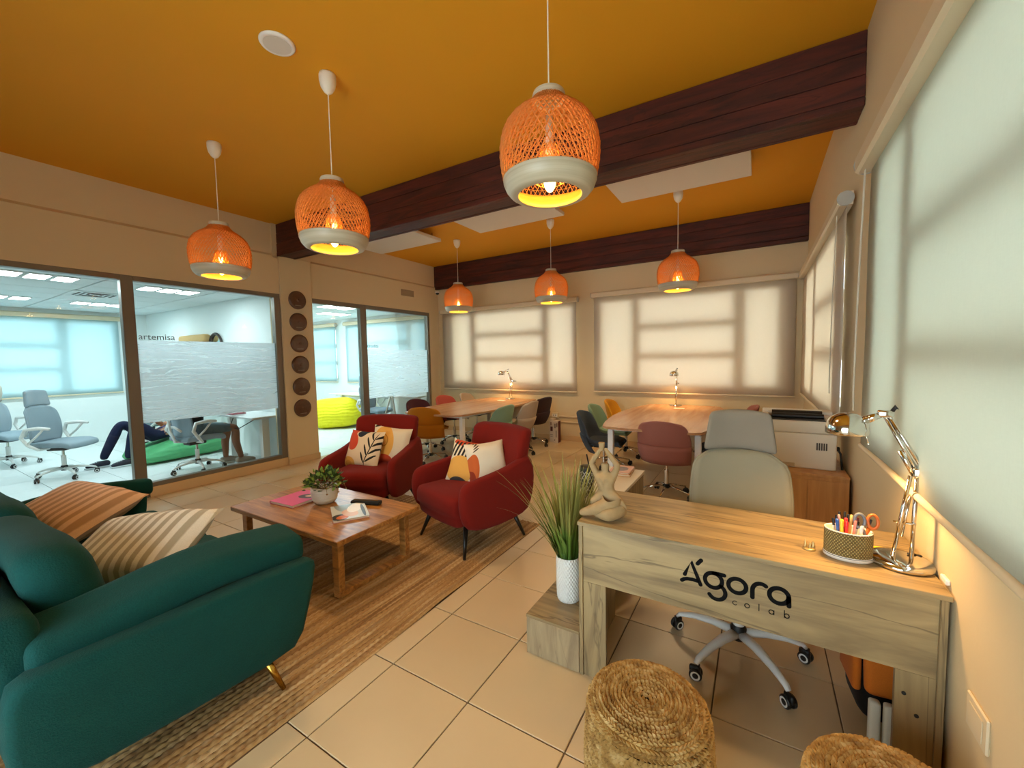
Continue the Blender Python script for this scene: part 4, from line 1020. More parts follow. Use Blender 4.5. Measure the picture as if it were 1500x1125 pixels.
# ---------------------------------------------------------------- chrome architect lamps
M_warmbulb = emit('warm_lamp_bulb', '#FFD9A0', 24.0)
def desk_lamp(name_label, loc, rz, watts, arm2=(-.10, .20), headtilt=0.0):
    t = thing('desk_lamp', name_label, 'lamp', loc, rz, 'chrome desk lamps')
    MB().lathe([(0, 0), (.088, 0), (.092, .006), (.09, .016), (.082, .022), (.05, .026), (0, .027)], 36).build('base', M_chrome, t, True)
    el_ = Vector((.045, 0, .335)); hj = el_ + Vector((arm2[0], 0, arm2[1]))
    for s, xx in ((-1, -.022), (1, .028)):
        MB().tube([(xx, s * .008, .024), (el_.x - .030 + (.018 if s > 0 else 0), s * .008, el_.z - .012)], .0065, 8).build('lower_arm', M_chrome, t, True)
    MB().tube([(.0, 0, .10), (.018, 0, .25)], .004, 6).build('spring', M_chrome, t, True)
    MB().tube([(-.024, 0, .15), (.036, 0, .152)], .003, 6).build('crossbar', M_chrome, t)
    d = (hj - el_).normalized(); n = Vector((d.z, 0, -d.x))
    for s in (-1, 1): MB().tube([tuple(el_ - d * .02 + n * .009 * s), tuple(hj + n * .005 * s)], .006, 8).build('upper_arm', M_chrome, t, True)
    MB().tube([tuple(el_ + d * .0 - n * .022), tuple(el_ + d * .09 - n * .020)], .0085, 8).build('sleeve', M_chrome, t, True)
    MB().rbox(.05, .026, .035, .008, 1, None, Matrix.Translation(el_)).build('elbow', M_chrome, t, True)
    MB().rbox(.046, .024, .026, .008, 1, None, Matrix.Translation(hj)).build('joint', M_chrome, t, True)
    MB().tube([tuple(hj + Vector((.012, 0, .0))), tuple(hj + Vector((.024, 0, .022))), tuple(hj + Vector((.03, 0, .026)))], [.007, .006, .010], 8).build('knob', M_black, t, True)
    pts = [tuple(el_ + Vector((.01 + .045 * sin(pi * k / 10), 0, -.004 + .05 * k / 10 * (1 if k < 6 else 1) - .02))) for k in range(11)]
    MB().tube([tuple(el_ + Vector((.012 + .06 * sin(pi * k / 12), .018 * cos(pi * k / 12), .004 - .004 * k / 12))) for k in range(13)], .0036, 6).build('cord', M_cable, t, True)
    hc = hj + Vector((-.105, 0, -.055)); Mh = TR(hc, 0, R(headtilt), 0)
    h = MB().lathe([(.064, -.026), (.066, -.024), (.0655, -.004), (.060, .018), (.048, .036), (.030, .047), (.012, .051), (0, .052)], 28, Mh).lathe([(.0625, -.026), (.062, -.004), (.056, .016), (.044, .032), (.026, .043), (0, .047)], 28, Mh).build('shade', M_chrome, t, True)
    MB().tube([tuple(hj + Vector((-.01, 0, -.004))), tuple(hc + Vector((.05, 0, .028)))], [.010, .016], 10).build('neck', M_chrome, t, True)
    MB().tube([tuple(hc + Vector((.05, -.015, -.012))), tuple(hc + Vector((.062, -.018, -.055)))], .0015, 5).rbox(.006, .006, .006, .002, 1, None, Matrix.Translation(hc + Vector((.062, -.018, -.057)))).build('pull_wire', M_chrome, t, True)
    MB().lathe([(0, .02), (.014, .018), (.022, .002), (.022, -.010), (.012, -.020), (0, -.022)], 14, Mh).build('bulb', M_warmbulb, t, True)
    la = bpy.data.lights.new('lamp_light', 'SPOT'); la.energy = watts; la.color = (1.0, .58, .22); la.spot_size = R(135); la.spot_blend = .6; la.shadow_soft_size = .04
    lo = bpy.data.objects.new('lamp_light', la); COL.objects.link(lo); lo.parent = t; lo.location = tuple(hc + Vector((0, 0, -.030))); lo.rotation_euler = (0, R(headtilt), 0)
    return t
rl = desk_lamp('chrome architect lamp on the reception desk beside the pen cup', (.445, 1.925, DZ), R(-8), 11.0)
m = MB(); m.tube([(.47, 1.955, DZ + .03), (.492, 1.965, DZ + .028), (.505, 1.985, DZ + .012), (.514, 1.98, DZ + .006), (.522, 1.93, DZ - .004), (.524, 1.90, DZ - .06), (.524, 1.92, .45), (.522, 2.02, .10), (.515, 2.10, .02)], .0032, 6)
m.rbox(.030, .018, .018, .007, 1, None, Matrix.Translation((.500, 1.975, DZ + .016))); tag(m.build('lamp_cord', M_cable, None, True), 'black lamp cord with an inline switch running off the desk edge', 'cord')

# ---------------------------------------------------------------- office task chairs
M_mesh_g = fabric('grey_chair_mesh', '#87826F', 700, .12, .3, .85)
M_mesh_b = fabric('blue_grey_chair_mesh', '#8C9DA6', 700, .12, .3, .85)
M_head = fabric('grey_headrest_cloth', '#7F7A70', 600, .12, .3, .9)
def caster_mb():
    m = MB(); m.cur = 0
    for s in (-1, 1):
        M = TR((s * .014, 0, .028), 0, R(90), 0)
        m.cur = 0; m.lathe([(0, -.009), (.024, -.009), (.028, -.005), (.028, .005), (.024, .009), (0, .009)], 18, M)
        m.cur = 1; z = .0092 * s; m.lathe([(.013, z), (.0205, z + .0012 * s), (.0205, z + .0004 * s)], 18, M) if True else None
        m.cur = 0
    m.rbox(.024, .050, .040, .012, 1, None, Matrix.Translation((0, .004, .046)))
    m.tube([(0, -.012, .05), (0, -.012, .075)], .006, 6)
    return m
def task_chair(arms=True, mesh=None, headm=None, frame=None, caster_white=True):
    mesh = mesh or M_mesh_b; headm = headm or M_mesh_b; frame = frame or M_whitem
    t = thing('office_chair', '', 'chair')
    cme = caster_mb().mesh('caster', [M_black, M_whitem], False)
    for k in range(5):
        a = 2 * pi * k / 5 + R(18); c, s = cos(a), sin(a)
        MB().tube([(c * .028, s * .028, .125), (c * .12, s * .12, .128), (c * .22, s * .22, .112), (c * .29, s * .29, .088), (c * .305, s * .305, .072)], [.026, .024, .019, .015, .012], 10, True, .75).build('base_leg', frame, t, True)
        link('caster', cme, t, (c * .305, s * .305, 0), (0, 0, a + .7 + k))
    MB().lathe([(0, .095), (.034, .095), (.036, .15), (.028, .165), (0, .165)], 18).build('hub', M_black, t, autosmooth=40)
    MB().cyl((0, 0, .16), (0, 0, .30), .026, 16).build('gas_lift', frame, t, autosmooth=40); MB().cyl((0, 0, .29), (0, 0, .40), .015, 12).build('piston', M_chrome, t, autosmooth=40)
    MB().rbox(.16, .22, .06, .015, 1, None, Matrix.Translation((0, .02, .405))).tube([(.06, .0, .40), (.17, .0, .395), (.24, -.02, .375)], .005, 6).rbox(.05, .018, .014, .006, 1, None, Matrix.Translation((.25, -.022, .374))).build('mechanism', M_black, t, True)
    def sf(q):
        x, y, z = q; z += .012 * (x / .24) ** 2 - (.035 * max(0, (-y - .10) / .14) ** 2); return (x * (1 - .10 * max(0, y / .24)), y, z)
    MB().rbox(.50, .49, .075, .034, 6, sf, Matrix.Translation((0, -.02, .468))).build('seat', headm, t, True)
    def back_pt(u, v, off=0.0):
        a = 2 * u - 1; z = .50 + .485 * v; wd = .200 + .030 * sin(pi * min(1, v * .85 + .12)); cor = max(0, (v - .80) / .20); wd *= sqrt(max(.15, 1 - .30 * cor ** 3)); wd *= 1 - .12 * max(0, (.2 - v) / .2) ** 2
        y = .215 + .075 * v - .030 * sin(pi * v * .9) - .055 * a * a + off; zz = z - .035 * cor * abs(a) ** 4
        return (a * wd, y, zz)
    solid(MB().grid(back_pt, 14, 14).build('backrest', mesh, t, True), .016)
    rim = [back_pt(0, i / 12, .012) for i in range(13)] + [back_pt(i / 10, 1, .012) for i in range(1, 10)] + [back_pt(1, 1 - i / 12, .012) for i in range(13)] + [back_pt(1 - i / 10, 0, .012) for i in range(1, 11)]
    MB().tube(rim, .011, 8, False).build('back_frame', mesh, t, True)
    MB().tube([(0, .10, .42), (0, .26, .45), (0, .315, .62), (0, .335, .90), (0, .325, 1.08)], [.03, .03, .024, .018, .012], 10, True, .6).build('spine', frame, t, True)
    MB().tube([(-.17, .27, .60), (-.08, .30, .66), (.08, .30, .66), (.17, .27, .60)], .014, 8, True, 1.2).build('lumbar_support', frame, t, True)
    def hf(q):
        x, y, z = q; k = (z + .1) / .2; return (x * (1 - .16 * k), y + .02 * k - .045 * (x / .16) ** 2 + .05 * 0, z - .012 * (x / .16) ** 2)
    MB().rbox(.345, .05, .212, .035, 6, hf, Matrix.Translation((0, .285, 1.094))).build('headrest', headm, t, True)
    if arms:
        for s in (-1, 1):
            pts = [(s * .12, .06, .425), (s * .26, .07, .43), (s * .305, .14, .50), (s * .31, .20, .60), (s * .30, .16, .70), (s * .30, .02, .715), (s * .30, -.10, .70)]
            MB().tube(pts, [.016, .017, .02, .022, .022, .024, .018], 10, True, 1.0).tube([(s * .307, .15, .51), (s * .305, .05, .60), (s * .30, -.04, .705)], .013, 8).build('armrest', frame, t, True)
    return t
rc = task_chair(False, M_mesh_g, M_head)
rc['label'] = 'grey mesh office chair with headrest behind the reception desk'; rc['group'] = 'white and grey mesh office chairs'; rc.location = (-.065, 2.235, 0); rc.rotation_euler = (0, 0, R(4))
oc = task_chair(True, M_mesh_b, M_mesh_b); GO = 'white and grey mesh office chairs'
oc['label'] = 'blue grey mesh office chair standing free in the artemisa office'; oc['group'] = GO; oc.location = (-8.05, 1.54, 0); oc.rotation_euler = (0, 0, R(132))
dup(oc, (-9.75, 1.30, 0), R(125), 'blue grey mesh office chair with a pale jacket hung over it', GO)
c2 = dup(oc, (-6.79, 2.59, 0), R(188), 'white framed mesh office chair that the desk worker sits on', GO)
dup(oc, (-9.15, 2.75, 0), R(-20), 'blue grey mesh office chair against the partition behind the lying person', GO)
dup(oc, (-6.85, 5.80, 0), R(100), 'white framed mesh office chair beside the desks of the second office', GO)
# jacket over the headrest
def jk(q): return (q[0], q[1] - .25 * max(0, -q[2]) * (1 if q[1] > 0 else -1), q[2] + .012 * sin(14 * q[0]))
o = MB().rbox(.44, .16, .30, .07, 6, jk).build('jacket', fabric('pale_jacket_cloth', '#B9B3A4', 300), None, True); o.location = (-9.98, 1.14, 1.10); o.rotation_euler = (0, 0, R(125)); tag(o, 'pale beige jacket draped over an office chair headrest', 'jacket')

# ---------------------------------------------------------------- meeting tables and their shell chairs
M_ttop = wood('walnut_laminate_top', '#A5754E', '#C79A70', 'Y', .5, .24, .4)
def meeting_table(x, y0, y1, label):
    t = thing('meeting_table', label, 'table', (x, (y0 + y1) / 2, 0), 0, 'boat shaped meeting tables'); h = (y1 - y0) / 2
    def hw(v): return .50 + .15 * (1 - v * v)
    poly = []
    n = 14
    for i in range(n + 1): v = -1 + 2 * i / n; poly.append((hw(v), v * (h - .06)))
    poly += [(.44, h - .018), (.30, h + .010), (0, h + .02), (-.30, h + .010), (-.44, h - .018)]
    for i in range(n + 1): v = 1 - 2 * i / n; poly.append((-hw(v), v * (h - .06)))
    poly += [(-.44, -h + .018), (-.30, -h - .010), (0, -h - .02), (.30, -h - .010), (.44, -h + .018)]
    m = MB(); m.prism(poly, .715, .74); m.build('tabletop', M_ttop, t)
    for sx in (-1, 1):
        for sy in (-1, 1): MB().box(sx * .45 - .03, sx * .45 + .03, sy * (h - .20) - .03, sy * (h - .20) + .03, 0, .675, .004).build('leg', M_whitem, t)
    m = MB()
    for sx in (-1, 1): m.box(sx * .45 - .02, sx * .45 + .02, -h + .17, h - .17, .675, .715)
    for sy in (-1, 1): m.box(-.43, .43, sy * (h - .20) - .02, sy * (h - .20) + .02, .676, .714)
    m.build('frame', M_whitem, t)
    MB().box(-.07, .07, h - .50, h - .42, .7395, .7415, .0006).build('cable_port', plain('pale_port', '#D8CFC0', .4), t)
    return t
meeting_table(-.965, 4.28, 6.66, 'boat shaped wooden meeting table with the pink chair at its end')
meeting_table(-3.98, 4.28, 6.66, 'boat shaped wooden meeting table with the mustard chair at its end')
desk_lamp('small chrome desk lamp on the table with the pink chair', (-1.06, 6.50, .74), R(80), 9.0, (-.02, .20), 0)
desk_lamp('small chrome desk lamp on the table with the mustard chair', (-3.95, 6.47, .74), R(25), 9.0)
def shell_chair(mat):
    t = thing('shell_chair', '', 'chair')
    prof = [(-.235, .455), (-.215, .475), (-.08, .462), (.08, .452), (.185, .470), (.235, .540), (.262, .640), (.285, .745), (.298, .815), (.304, .850)]
    wid = [.19, .22, .245, .255, .262, .268, .262, .244, .215, .190]
    nv = len(prof) - 1
    def f(u, v):
        k = v * nv; i = min(int(k), nv - 1); q = k - i; y = prof[i][0] * (1 - q) + prof[i + 1][0] * q; z = prof[i][1] * (1 - q) + prof[i + 1][1] * q; w = wid[i] * (1 - q) + wid[i + 1] * q
        a = 2 * u - 1; up = max(0, min(1, (v - .30) / .30)); back = max(0, (v - .45) / .55)
        side = abs(a) ** 2.4
        return (a * w, y - side * (.15 * up * (1 - .65 * back)), z + side * (.10 * max(0, 1 - abs(v - .42) / .42)) - side * .045 * max(0, (v - .85) / .15))
    o = MB().grid(f, 12, nv).build('shell', mat, t, True); solid(o, .034, 0); subsurf(o, 1)
    def bf(u, v):
        a = 2 * u - 1; w = (.262, .262, .25)[0] - .03 * (v - .3) ** 2; y = .225 + .045 * v - .125 * abs(a) ** 2.4; z = .385 + .20 * v; return (a * .262 * (1 - .08 * (1 - v) ** 2), y - .05 * (1 - v) ** 2, z)
    o = MB().grid(bf, 10, 4).build('lower_back', mat, t, True); solid(o, .02); 
    def sf(q): return (q[0] * (1 + .05 * q[1] / .2), q[1], q[2] + .012 * (1 - (q[0] / .2) ** 2))
    MB().rbox(.40, .40, .05, .024, 4, sf, Matrix.Translation((0, -.02, .488))).build('seat_cushion', mat, t, True)
    MB().cyl((0, 0, .13), (0, 0, .29), .024, 14).build('gas_lift', M_chrome, t, autosmooth=40); MB().cyl((0, 0, .28), (0, 0, .43), .013, 10).build('piston', M_chrome, t, autosmooth=40)
    MB().rbox(.20, .20, .025, .01, 1, None, Matrix.Translation((0, 0, .435))).build('plate', M_black, t)
    cme = SHELL_CASTER
    for k in range(5):
        a = 2 * pi * k / 5 + .3; c, s = cos(a), sin(a)
        MB().tube([(c * .02, s * .02, .125), (c * .13, s * .13, .110), (c * .255, s * .255, .080)], [.019, .015, .010], 8, True, .7).build('base_leg', M_chrome, t, True)
        link('caster', cme, t, (c * .262, s * .262, 0), (0, 0, a + k))
    MB().cyl((0, 0, .095), (0, 0, .14), .030, 14).build('hub', M_black, t, autosmooth=40)
    return t
SHELL_CASTER = caster_mb().mesh('caster', [M_black, M_black])
def recolor(o, mat):
    for c in o.children:
        if c.name.split('.')[0] in ('shell', 'seat_cushion', 'lower_back'): c.data = c.data.copy(); c.data.materials.clear(); c.data.materials.append(mat)
CC = {n: fabric(n + '_chair_cloth', h, 420, .16, .3) for n, h in dict(pink='#9A6257', mustard='#B4761B', navy='#3D4650', green='#7E9A82', yellow='#C78A1C', purple='#4A2730', coral='#B1544A', beige='#B3A08C', dark='#35262A').items()}
first = None
for (c, x, y, rz, lab) in [('pink', -.82, 4.50, 178, 'dusty pink shell chair with its back to the viewer at the table end'), ('mustard', -4.10, 4.45, 200, 'mustard shell chair at the near end of the table by the glazed office'),
        ('navy', -1.58, 4.72, 96, 'dark blue grey shell chair, first on the table side facing the back window and boxes'), ('green', -1.70, 5.42, 94, 'sage green shell chair between the dark blue and the yellow chairs'), ('yellow', -1.70, 6.12, 92, 'yellow shell chair on the table side closest to the back wall'),
        ('pink', -.30, 6.05, -85, 'dusty pink shell chair on the printer side of the table near the back wall'), ('navy', -.33, 4.85, -95, 'dark blue grey shell chair on the printer side, behind the office chair'),
        ('purple', -4.66, 4.98, 85, 'dark purple shell chair at the table side by the glazed office'), ('coral', -4.68, 5.72, 88, 'coral red ribbed shell chair at the table side by the glazed office'), ('beige', -4.60, 6.30, 100, 'beige shell chair in the corner under the back window'),
        ('green', -3.30, 4.90, -92, 'sage green shell chair behind the armchair with the barred cushion'), ('beige', -3.22, 5.50, -90, 'beige shell chair between the sage green and the dark brown chairs'), ('dark', -3.30, 6.16, -100, 'dark brown shell chair near the boxes on the floor')]:
    if first is None: first = shell_chair(CC['pink']); o = first
    else: o = dup(first); recolor(o, CC[c])
    o.location = (x, y, 0); o.rotation_euler = (0, 0, R(rz)); o['label'] = lab; o['group'] = 'shell chairs around the meeting tables'

# ---------------------------------------------------------------- printer on its cabinet
M_cab = wood('honey_oak_cabinet', '#A87440', '#CB9A5E', 'Z', .7, .42, .6)
t = thing('printer_cabinet', 'honey oak cabinet under the white printer', 'cabinet', (.20, 3.60, 0))
MB().box(-.35, .31, -.295, .30, 0, .682, .002).build('body', M_cab, t); MB().box(-.352, .312, -.30, .302, .6825, .70, .0015).build('top', M_cab, t)
for k in range(3): MB().box(-.345 + k * .218, -.130 + k * .218, -.301, -.2955, .02, .66, .0012).build('panel', M_cab, t)
M_prn = plain('printer_ivory', '#DAD4C4', .45); M_prnw = plain('printer_white', '#E6E2D8', .4)
t = thing('printer', 'white laser printer with black top tray on the oak cabinet', 'printer', (.245, 3.63, .70))
MB().rbox(.425, .40, .245, .012, 2, None, Matrix.Translation((0, 0, .1225))).build('body', M_prn, t, True)
MB().rbox(.428, .405, .085, .012, 2, None, Matrix.Translation((0, 0, .288))).build('upper_body', M_prn, t, True)
MB().rbox(.43, .16, .045, .010, 2, None, Matrix.Translation((0, .12, .348))).build('scanner_lid', M_prnw, t, True)
MB().box(-.215, -.175, -.20, .05, .33, .36, .006).build('side_rail', M_prnw, t); MB().box(.155, .212, -.20, .05, .33, .345, .004).build('side_rail', M_prnw, t)
MB().box(-.17, .15, -.19, .045, .331, .3345).build('output_tray', M_black, t)
MB().tube([(-.155, .03, .352), (.15, .03, .352)], .026, 10).tube([(-.155, -.07, .347), (.15, -.07, .347)], .020, 10).build('paper_roller', M_black, t, autosmooth=40)
MB().box(-.135, -.02, -.2035, -.2005, .01, .035, .001).build('latch', plain('printer_line', '#B7A98C', .5), t)
for k in range(5): MB().box(.10 + k * .013, .108 + k * .013, -.2032, -.2004, .135, .185, .0008).build('vent', plain('vent_dark', '#4A463E', .7), t)
MB().box(-.235, -.2155, -.15, .02, .255, .30, .003).build('control_panel', M_black, t)
MB().box(-.30, -.215, .05, .17, .333, .338, .001, TR((0, 0, 0), 0, R(0), 0)).build('paper_sheet', M_paper, t)
m = MB().tube([(.46, 3.56, .83), (.478, 3.55, .825), (.492, 3.54, .80), (.497, 3.53, .74), (.497, 3.40, .60), (.500, 3.28, .40), (.5, 3.26, .10), (.495, 3.28, .02)], .007, 7); m.rbox(.03, .022, .03, .008, 1, None, Matrix.Translation((.474, 3.555, .83)))
tag(m.build('power_cord', M_cable, None, True), 'black power cord hanging behind the oak printer cabinet', 'cord')

# ---------------------------------------------------------------- seagrass poufs
def sea_mat():
    t = NT('braided_seagrass'); co = t.coord(); f = t.noise(co, 26, 3); g = t.noise(co, 300, 2)
    oi = t.n('ShaderNodeObjectInfo')
    c = t.ramp(f, [(.3, lin('#84602E')), (.5, lin('#AC8748')), (.7, lin('#CDB078'))]); c = t.mix(t.math('MULTIPLY', g, .35), c, lin('#6E4C20'))
    return t.done(t.pbsdf(c, .8))
M_sea = sea_mat(); M_seain = plain('seagrass_core', '#3E2A12', .95)
def pouf(label, loc, seed):
    t = thing('pouf', label, 'pouf', loc, 0, 'braided seagrass poufs'); random.seed(seed)
    H = .42
    # outline (r, z) from the top centre outwards then down the side
    path = [(0, H - .004)]
    for k in range(1, 13): r = .0122 * k; path.append((r, H - .004 + .006 * sin(pi * k / 13)))
    for k in range(1, 6): a = k / 6 * pi / 2; path.append((.146 + .036 * sin(a), H - .004 - .036 * (1 - cos(a))))
    for k in range(0, 29): z = H - .045 - .0128 * k; path.append((.182 + .010 * sin(pi * (k + 1) / 30), z))
    MB().lathe([(0, H - .016), (.142, H - .016), (.170, H - .045), (.184, H / 2), (.176, .012), (.17, .002), (0, .002)], 32).build('core', M_seain, t, True)
    m = MB()
    for k, (r, z) in enumerate(path):
        r0, z0 = path[max(0, k - 1)]; r1, z1 = path[min(len(path) - 1, k + 1)]; tg = Vector((r1 - r0, 0, z1 - z0)).normalized(); nr = Vector((-tg.z, 0, tg.x))
        if r < .004: continue
        nn = max(5, int(2 * pi * r / .0128))
        for s0 in (1,):
            for i in range(nn):
                th = 2 * pi * (i + (.5 if k % 2 else 0) + random.uniform(-.12, .12) + k * .37) / nn; c, q = cos(th), sin(th)
                P = Vector((r * c, r * q, z)); T = Vector((-q, c, 0)); N_ = Vector((nr.x * c, nr.x * q, nr.z)); B = Vector((tg.x * c, tg.x * q, tg.z))
                L = .0122 * random.uniform(.85, 1.2); w = .0058; s = 1 if k % 2 else -1; sl = .50 * random.uniform(.75, 1.25)
                d = (T + B * s * sl).normalized(); e = N_.cross(d); ce = P + N_ * (.002 + random.uniform(-.001, .0018))
                m.add([ce - d * L - N_ * .004, ce + e * w - d * L * .3 - N_ * .004, ce - d * L * .35 + N_ * .0052, ce - e * w - d * L * .3 - N_ * .004, ce + d * L - N_ * .004, ce + e * w + d * L * .3 - N_ * .004, ce + d * L * .35 + N_ * .0052, ce - e * w + d * L * .3 - N_ * .004], [(0, 2, 1), (0, 3, 2), (1, 2, 6, 5), (2, 3, 7, 6), (4, 5, 6), (4, 6, 7)])
    o = m.build('braid', M_sea, t, False); o['kind'] = 'stuff'
    return t
pouf('round braided seagrass pouf in front of the desk, top fully in view', (-.285, 1.265, 0), 21)
pouf('round braided seagrass pouf by the wall, cut by the frame edge', (.305, 1.270, 0), 22)

# ---------------------------------------------------------------- bag under the desk
t = thing('backpack', 'black and orange backpack under the reception desk', 'bag', (.425, 2.10, 0), R(6))
def bp(q): return (q[0] * (1 - .12 * max(0, q[2])), q[1] - .10 * q[2] * q[2], q[2])
MB().rbox(.15, .24, .40, .06, 4, bp, Matrix.Translation((0, .02, .245))).build('body', fabric('black_nylon', '#121110', 300), t, True)
MB().rbox(.13, .05, .22, .024, 4, None, TR((-.005, -.105, .30), R(-8))).build('front_pocket', fabric('orange_nylon', '#C2661A', 300), t, True)
MB().rbox(.03, .18, .25, .014, 3, None, TR((-.082, 0, .29), 0, 0, 0)).build('side_panel', fabric('orange_nylon', '#C2661A', 300), t, True)
MB().tube([(.03, .05, .44), (.0, .06, .475), (-.03, .05, .44)], .007, 6).build('handle', M_black, t, True)
MB().tube([(-.09, -.06, .30), (-.13, -.05, .36), (-.13, .02, .43), (-.10, .07, .46)], .003, 5).build('strap', M_cable, t, True)
t = thing('cable_duct', 'pair of pale upright ducts under the desk beside the backpack', 'duct', (.405, 1.90, 0))
for k in (0, 1): MB().rbox(.034, .034, .22, .010, 2, None, Matrix.Translation((-.02 + k * .042, 0, .11))).build('tube', plain('ivory_duct', '#D9D2BC', .5), t, True)

# ---------------------------------------------------------------- along the back and side walls
t = thing('cable_raceway', 'upper cream cable raceway along the back wall between the tables', 'raceway', (-2.9, YB, .436)); MB().box(-.95, 1.1, -.02, 0, -.012, .012, .003).build('channel', M_roller, t)
t = thing('cable_raceway', 'lower cream cable raceway along the back wall between the tables', 'raceway', (-2.9, YB, .335)); MB().box(-.95, .31, -.02, 0, -.012, .012, .003).build('channel', M_roller, t)
for x, z, lab, dz in ((-3.15, .455, 'cream junction box above the two cartons', .045), (-2.55, .425, 'cream junction box with a plugged adapter on the raceway', .04), (-2.54, .31, 'white double socket under the raceway', .04)):
    t = thing('wall_socket', lab, 'socket', (x, YB - .021, z), 0, 'electrical boxes on the back wall')
    MB().box(-.07, .07, -.035, 0, -dz, dz, .005).build('box', M_white if dz == .04 else M_roller, t); MB().box(-.05, .05, -.039, -.035, -dz + .015, dz - .015, .002).build('plate', M_white, t)
    for q in (-.02, .02): MB().box(q - .006, q + .006, -.041, -.039, -.012, .012, .001).build('outlet', M_dark, t)
m = MB().rbox(.06, .05, .07, .012, 1, None, Matrix.Translation((-2.63, YB - .045, .46))); tag(m.build('plug_adapter', M_white, None, True), 'small white plug adapter beside the junction box', 'plug')
def carton(x, y, w, d, h, lab, spots):
    t = thing('carton', lab, 'box', (x, y, 0), R(3), 'slim cartons standing by the back wall')
    MB().box(-w / 2, w / 2, -d / 2, d / 2, 0, h, .002).build('box', plain('white_carton', '#D6C6B4', .7), t)
    for (a, b, c, e, col) in spots: MB().box(a, b, -d / 2 - .0012, -d / 2 - .0003, c, e).build('print', plain('carton_print_' + col[1:], col, .6), t)
    return t
carton(-3.13, 6.56, .075, .11, .42, 'slim white carton with a maroon square, taller of the two', [(-.022, .022, .20, .28, '#5A2A22'), (-.02, .0, .30, .36, '#8A6A58'), (-.025, .025, .13, .137, '#7A6A5C'), (-.025, .02, .10, .107, '#7A6A5C')])
c_ = carton(-3.035, 6.535, .085, .12, .385, 'slim white carton with a picture and dark side, shorter of the two', [(-.03, .0, .26, .34, '#8C7E70'), (-.005, .022, .10, .22, '#A79A8A'), (-.03, -.015, .04, .06, '#4A3A34'), (.012, .032, .28, .35, '#6C5A50')])
MB().box(.0427, .0445, -.058, .058, .003, .382).build('side_print', plain('maroon_print', '#5A1A18', .6), c_)
t = thing('wall_plate', 'blank cream wall plate low on the side wall', 'plate', (XR, 1.545, .485)); MB().box(-.008, 0, -.062, .062, -.045, .055, .004).build('plate', M_roller, t); MB().box(-.0105, -.008, -.04, .04, -.028, .036, .0015).build('insert', M_roller, t)
t = thing('desk_stop', 'tiny cream clip on the wall at the desk corner', 'clip', (XR - .006, 1.80, .765)); MB().rbox(.012, .05, .018, .004, 1).build('clip', M_white, t)

# ---------------------------------------------------------------- glazed office furniture
M_otop = plain('white_desk_top', '#E4E8E8', .35)
def office_desk(x0, x1, y0, y1, lab, cable=None):
    t = thing('office_desk', lab, 'desk', ((x0 + x1) / 2, (y0 + y1) / 2, 0), 0, 'white office desks behind the glass'); a, b = (x1 - x0) / 2, (y1 - y0) / 2
    MB().box(-a, a, -b, b, .705, .73, .003).build('desktop', M_otop, t)
    for sx in (-1, 1):
        m = MB(); x = sx * (a - .18); m.box(x - .04, x + .04, -.05, .05, .03, .70, .004); m.box(x - .04, x + .04, -b + .06, b - .06, 0, .03, .004).box(x - .03, x + .03, -b + .06, b - .06, .68, .705, .003); m.build('leg', M_whitem, t)
    MB().box(-a + .2, a - .2, -.03, .03, .65, .69, .003).build('crossbar', M_whitem, t)
    return t
office_desk(-7.35, -6.05, 2.98, 3.48, 'white desk against the partition where the seated person works')
office_desk(-10.2, -8.55, .0, .88, 'white desk behind the sofa in the artemisa office')
office_desk(-8.9, -7.5, 6.15, 6.68, 'white desk under the back window behind the yellow beanbag')
office_desk(-7.3, -6.1, 6.27, 6.68, 'white desk behind the frosted film of the second office')
o = MB().tube([(-6.72, 3.05, .70), (-6.70, 3.0, .60), (-6.62, 2.99, .545), (-6.50, 3.0, .54), (-6.40, 3.05, .60), (-6.36, 3.15, .66)], .006, 6).build('desk_cable', M_cable, None, True); tag(o, 'black cable looping under the white desk of the seated person', 'cord')
o = MB().rbox(.30, .20, .02, .006, 1, None, Matrix.Translation((-6.85, 3.12, .741))).build('notebook', plain('red_notebook', '#B4606A', .5), None, True); tag(o, 'reddish notebook lying on the desk of the seated person', 'notebook')
# desk easel seen behind the film of the second office
t = thing('folding_easel', 'pale folding easel frame standing in the second office', 'easel', (-6.3, 5.75, 0), R(15))
for a, b in (((-.22, -.15, 0), (-.02, 0, .78)), ((.22, -.15, 0), (.02, 0, .78)), ((0, .24, 0), (0, .02, .78))): MB().cyl(a, b, .014, 8).build('leg', plain('pale_wood_leg', '#BFB3A4', .6), t)
MB().box(-.16, .16, -.10, -.08, .26, .285, .003).build('crossbar', plain('pale_wood_leg', '#BFB3A4', .6), t)

def beanbag(lab, loc, rz, sx, sy, sz, hexc, fn, hex2=None):
    t = thing('beanbag', lab, 'beanbag', loc, rz)
    m = NT('beanbag_' + hexc[1:]); co = m.coord(); x, y, z = m.xyz(co); w = m.math('SINE', m.math('ADD', m.math('MULTIPLY', z, 95.0), m.math('MULTIPLY', m.noise(co, 4, 2), 9.0)))
    mt = m.done(m.pbsdf(m.mix(m.noise(co, 5, 2), lin(hexc), lin(hex2 or hexc)), .7, 0, m.bump(m.math('ADD', m.math('MULTIPLY', w, .5), m.noise(co, 14, 3)), .35, .02)))
    o = MB().rbox(sx, sy, sz, min(sx, sy, sz) * .46, 8, fn, Matrix.Translation((0, 0, sz / 2))).build('bag', mt, t, True); subsurf(o, 1)
    MB().tube([fn(Vector((-sx * .46, 0, sz * .1))) and (-sx * .36, -sy * .30, sz * .42), (0, -sy * .42, sz * .36), (sx * .36, -sy * .30, sz * .42)], .004, 5).build('seam', mt, t, True)
    return t
